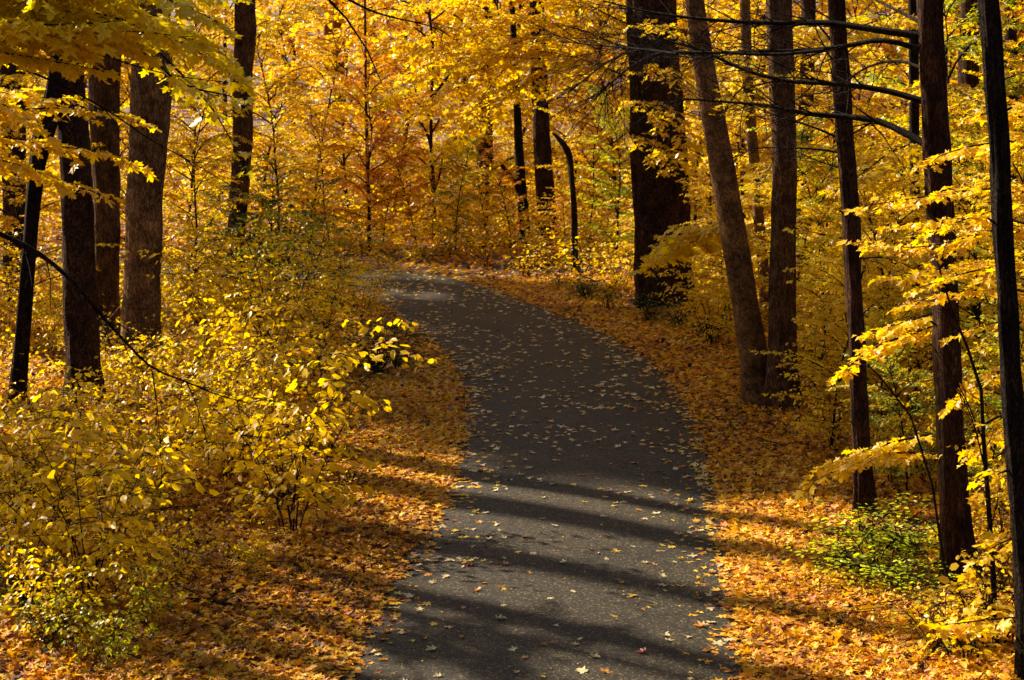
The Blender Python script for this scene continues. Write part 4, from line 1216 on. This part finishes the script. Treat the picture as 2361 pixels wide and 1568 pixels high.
# ------------------------------------------------------------------ uncountable undergrowth, leaf litter
def scatter(n, y0, y1, margin=1.5):
    y = rng.uniform(y0, y1, n)
    hw = W0 / 2 / F * y + margin
    x = rng.uniform(-1, 1, n) * hw
    keep = rng.random(n) < hw / (W0 / 2 / F * y1 + margin)
    return x[keep], y[keep]
def undergrowth():
    b = Buf()
    x, y = scatter(13500, 14, 72, 1)
    d = path_sd(x, y)
    amt = sm((d - 1.0) / 2.5) * np.where((x < 0) & (y < 19), .7, 1) * (.45 + .55 * (np.sin(x * 1.3 + 2) * np.cos(y * .9) > -.1))
    amt = np.where(x > 0, amt * sm((d - 1.4) / 1.6), amt)
    k = rng.random(len(x)) < amt
    x, y, d = x[k], y[k], d[k]
    z = tz(x, y)
    for i in range(len(x)):
        h = rng.uniform(.12, 1.0 if y[i] > 19 else .5) * min(1, .3 + d[i] / 5)
        if y[i] > 44:
            h *= 1.7
        m = rng.integers(12, 40)
        u = rng.uniform(.2, 1, m)
        az = rng.uniform(0, 2 * PI, m)
        r = h * .6 * rng.uniform(.15, 1, m)
        pos = np.stack([x[i] + r * np.cos(az), y[i] + r * np.sin(az), z[i] + h * u], 1)
        c0 = np.tile([x[i], y[i], z[i]], (m, 1)) + np.stack([np.zeros(m), np.zeros(m), h * u * .7], 1)
        tt = np.clip(rng.normal(.5, .2) + rng.normal(0, .12, m), 0, 1)
        put_leaves(b, T_OVAL_S if i % 2 else T_MAPLE_MID, pos, np.stack([np.cos(az), np.sin(az), rng.uniform(-.8, .3, m)], 1),
                   unit(np.array([0, 0, 1.0]) + rng.normal(0, .6, (m, 3))), rng.uniform(.05, .10, m) * (1 + max(0, y[i] - 40) / 60), tt)
        if y[i] < 45:
            sticks(b, c0[:8], pos[:8], .002, .001)
    return b.mesh('undergrowth')
ug = link('undergrowth', undergrowth(), M['yellow'])
ug['kind'] = 'stuff'

def twigs():
    b = Buf()
    x, y = scatter(2600, 12, 34, .5)
    d = path_sd(x, y)
    k = (d > .9) & (rng.random(len(x)) < .3 + .7 * sm((d - 1.5) / 2))
    x, y = x[k], y[k]
    z = tz(x, y) + .05
    for i in range(len(x)):
        L = rng.uniform(.12, .9) ** 1.3
        a = rng.uniform(0, 2 * PI)
        p = np.array([[x[i] + math.cos(a + .35 * t_ * rng.normal()) * L * t_, y[i] + math.sin(a) * L * t_, z[i] + .05 * math.sin(t_ * 3) * rng.random() + t_ * rng.uniform(-.02, .1)] for t_ in (0, .35, .7, 1)])
        tube(b, p, np.array([1, .85, .65, .3]) * rng.uniform(.002, .0065), 4)
    return b.mesh('fallen_twigs')
tg = link('fallen_twigs', twigs(), M['twig'])
tg['kind'] = 'stuff'
def litter():
    b = Buf()
    for (y0, y1, n, T, s0, s1) in [(10.5, 18, 105000, T_MAPLE_MID, .04, .095), (18, 27, 125000, T_MAPLE_MID, .045, .10), (27, 42, 130000, T_FAR3, .055, .11), (42, 62, 40000, T_FAR, .10, .18)]:
        x, y = scatter(n, y0, y1, 1.0)
        d = path_sd(x, y)
        edge = .035 * np.sin(y * 5.1 + np.sin(x * 3) * 2) + .03 * np.sin(y * 13.7)
        pr = np.where(d > edge, 1.0, np.exp(np.minimum(d - edge, 0) / .045) * .4 + np.exp(np.minimum(d - edge, 0) / .3) * .07)
        hole = np.sin(x * 2.3 + np.sin(y * 1.9) * 2) * np.sin(y * 2.9 + np.sin(x * 1.3) * 2)
        pr = pr * np.where((d > 1.6) & (hole > .35), .35, 1) * np.where(d > 1.6, .8, 1)
        k = rng.random(len(x)) < pr
        x, y, d = x[k], y[k], d[k]
        m = len(x)
        on = d < .02
        z = np.where(on, .012 + .0 * x, tz0(x, y, d) + rng.uniform(.005, .05, m) * (1 + 1.2 * sm((d - 1.5) / 2)))
        tl_ = np.where(on, .05, np.clip(.16 + .14 * d, .16, .55))[:, None]
        nn = unit(np.array([0, 0, 1.0]) + rng.normal(0, 1, (m, 3)) * tl_)
        ax = rng.normal(0, 1, (m, 3)); ax[:, 2] *= np.where(on, .03, .35)
        patch = .08 * np.sin(x * .9 + y * .35) + .07 * np.sin(y * .8 - x * 1.3 + 2)
        tt = np.clip(rng.normal(.52, .22, m) * 1.0 + rng.normal(0, .12, m) + patch, 0, .985)
        tt[rng.random(m) < .012] = 1
        put_leaves(b, T, np.stack([x, y, z], 1), ax, nn, rng.uniform(s0, s1, m), tt, bend=.35)
    x = rng.uniform(-4, 3.2, 26000); y = rng.uniform(12, 40, 26000)
    d = path_sd(x, y)
    k = (d < -.01) & (rng.random(len(x)) < .05 + .5 * np.exp(d / .25))
    x, y, d = x[k], y[k], d[k]
    m = len(x)
    ax = rng.normal(0, 1, (m, 3)); ax[:, 2] *= .05
    z = .006 + .03 * np.minimum(1, -d / 1.2) * 1.0
    put_leaves(b, T_FAR, np.stack([x, y, z + .004], 1), ax, unit(np.array([0, 0, 1.0]) + rng.normal(0, .1, (m, 3))), rng.uniform(.008, .03, m), np.clip(rng.normal(.4, .25, m), 0, .98))
    return b.mesh('leaf_litter')
ll = link('leaf_litter', litter(), M['litter'])
ll['kind'] = 'stuff'

# ------------------------------------------------------------------ single leaves lying on the path
def leaf_mesh(T, bend, seed):
    b = Buf()
    put_leaves(b, T, [(-.05, 0, 0)], [(1, 0, 0)], [(0, 0, 1)], [.1], [.5], bend=bend)
    sticks(b, [(-.05, 0, .001)], [(-.10, rng.uniform(-.02, .02), .006)], .0012, .001)
    return b.mesh('fallen_leaf')
LM = [leaf_mesh(T_MAPLE, bb, 0) for bb in (.05, .15, .3, .1, .0, .45)]
def flat_mat(name, c, c2):
    m, n, out = mat(name)
    tc = n.nodes.new('ShaderNodeTexCoord')
    nz = node(n, 'ShaderNodeTexNoise', Scale=40.0, Detail=3.0)
    n.links.new(tc.outputs['Object'], nz.inputs['Vector'])
    rp = ramp(n, [(.35, c), (.7, c2)])
    n.links.new(nz.outputs['Fac'], rp.inputs['Fac'])
    pb = node(n, 'ShaderNodeBsdfPrincipled', Roughness=.45)
    n.links.new(rp.outputs['Color'], pb.inputs['Base Color'])
    tr = n.nodes.new('ShaderNodeBsdfTranslucent')
    n.links.new(rp.outputs['Color'], tr.inputs['Color'])
    mx = node(n, 'ShaderNodeMixShader')
    mx.inputs[0].default_value = .25
    n.links.new(pb.outputs[0], mx.inputs[1]); n.links.new(tr.outputs[0], mx.inputs[2])
    n.links.new(mx.outputs[0], out.inputs['Surface'])
    return m
LC = [('pale tan', flat_mat('pale_tan_leaf', (.50, .38, .18), (.66, .54, .30))), ('yellow', flat_mat('yellow_fallen_leaf', (.62, .40, .03), (.72, .50, .06))),
      ('orange', flat_mat('orange_fallen_leaf', (.50, .17, .02), (.62, .28, .03))), ('dark red', flat_mat('red_fallen_leaf', (.28, .03, .012), (.40, .06, .02))),
      ('brown', flat_mat('brown_fallen_leaf', (.16, .07, .03), (.30, .15, .06)))]
xx = rng.uniform(-3.5, 3, 9000); yy = rng.uniform(13, 44, 9000)
dd = path_sd(xx, yy)
k = (dd < -.06) & (rng.random(len(xx)) < (.09 + .55 * np.exp(dd / .35) + .22 * sm((yy - 19) / 6)) * (.55 + .9 * (np.sin(xx * 2.1 + yy * .7) * np.sin(yy * 1.3 - xx) > -.1)))
xx, yy, dd = xx[k], yy[k], dd[k]
vis = np.abs(xx) < W0 / 2 / F * yy
xx, yy, dd = xx[vis], yy[vis], dd[vis]
order = np.argsort(yy)
def zpath(x, y, d):
    return .016 + .022 * min(1, -d / 1.2)
n_single = min(300, len(order))
for c, i in enumerate(order[:n_single]):
    ci = int(rng.choice(5, p=[.46, .29, .15, .03, .07]))
    cn, cm = LC[ci]
    mx_ = np.interp(yy[i], [14, 18, 23, 29, 34, 42], [.25, .5, .85, .75, -.2, -2])
    hand = 'left' if xx[i] < mx_ else 'right'
    side = f'close to the {hand} edge' if dd[i] > -.5 else ('in the middle' if dd[i] < -1.0 else f'{hand} of the middle')
    zone = 'on the striped near path' if yy[i] < 21 else 'on the shaded path'
    o = link('fallen_leaf', LM[int(rng.integers(0, 6))], cm, None, (xx[i], yy[i], zpath(xx[i], yy[i], dd[i])))
    o.rotation_euler = (rng.normal(0, .12), rng.normal(0, .12), rng.uniform(0, 6.28))
    s = rng.uniform(.45, 1.0); o.scale = (s, s, s)
    sz_ = 'large' if s > .84 else ('small' if s < .6 else 'medium sized')
    o['label'] = f'{sz_} {cn} leaf {zone}, {side}'
    o['category'] = 'leaf'
    o['group'] = 'fallen leaves on the path'
b = Buf()
rest = order[n_single:]
m = len(rest)
if m:
    ax = rng.normal(0, 1, (m, 3)); ax[:, 2] = rng.normal(0, .05, m)
    put_leaves(b, T_MAPLE_MID, np.stack([xx[rest], yy[rest], np.array([zpath(xx[i], yy[i], dd[i]) for i in rest])], 1), ax,
               unit(np.array([0, 0, 1.0]) + rng.normal(0, .12, (m, 3))), rng.uniform(.05, .115, m), np.clip(rng.normal(.6, .24, m), 0, 1), bend=.12)
    o = link('distant_fallen_leaves', b.mesh('distant_fallen_leaves'), M['pale'])
    o['kind'] = 'stuff'

# ------------------------------------------------------------------ things on the forest floor
def rock(px, py, s, label):
    g = G(px, py)
    b = Buf()
    import bmesh
    bm = bmesh.new()
    bmesh.ops.create_icosphere(bm, subdivisions=4, radius=1)
    off = rng.uniform(0, 20)
    for v in bm.verts:
        c = v.co * (1 + .35 * noise.noise(v.co * 1.3 + Vector((off, 0, 0))) + .12 * noise.noise(v.co * 4 + Vector((0, off, 0))))
        v.co = Vector((c.x * s * 1.5, c.y * s, c.z * s * .7))
    me = bpy.data.meshes.new('rock')
    bm.to_mesh(me); bm.free()
    for p in me.polygons:
        p.use_smooth = True
    o = link('rock', me, M['bark_dark'], None, (g.x, g.y, tz1(g.x, g.y)))
    o['label'] = label; o['category'] = 'rock'
def stick(pl, r, label):
    p = np.array([[*(G(*q)[:2]), 0] for q in pl])
    p[:, 2] = [tz1(a[0], a[1]) + .05 for a in p]
    base = p[0].copy()
    b = Buf()
    bare(b, p - base, r, r * .4, 4, .3)
    o = link('fallen_branch', b.mesh('fallen_branch', True), M['bark_dark'], None, tuple(base))
    o['label'] = label; o['category'] = 'branch'
stick([(185, 1338), (215, 1345), (250, 1362), (280, 1376)], .022, 'short dark stick lying by the thin stemmed left shrub')
stick([(430, 1402), (480, 1398), (540, 1410)], .03, 'mossy rotting branch lying in the litter at lower left')
stick([(2120, 1560), (2160, 1500), (2240, 1460)], .015, 'thin branch lying in the bottom right corner')

if __name__ == '__main__':
    print('objects', len(bpy.data.objects), 'polys', sum(len(m.polygons) for m in bpy.data.meshes))
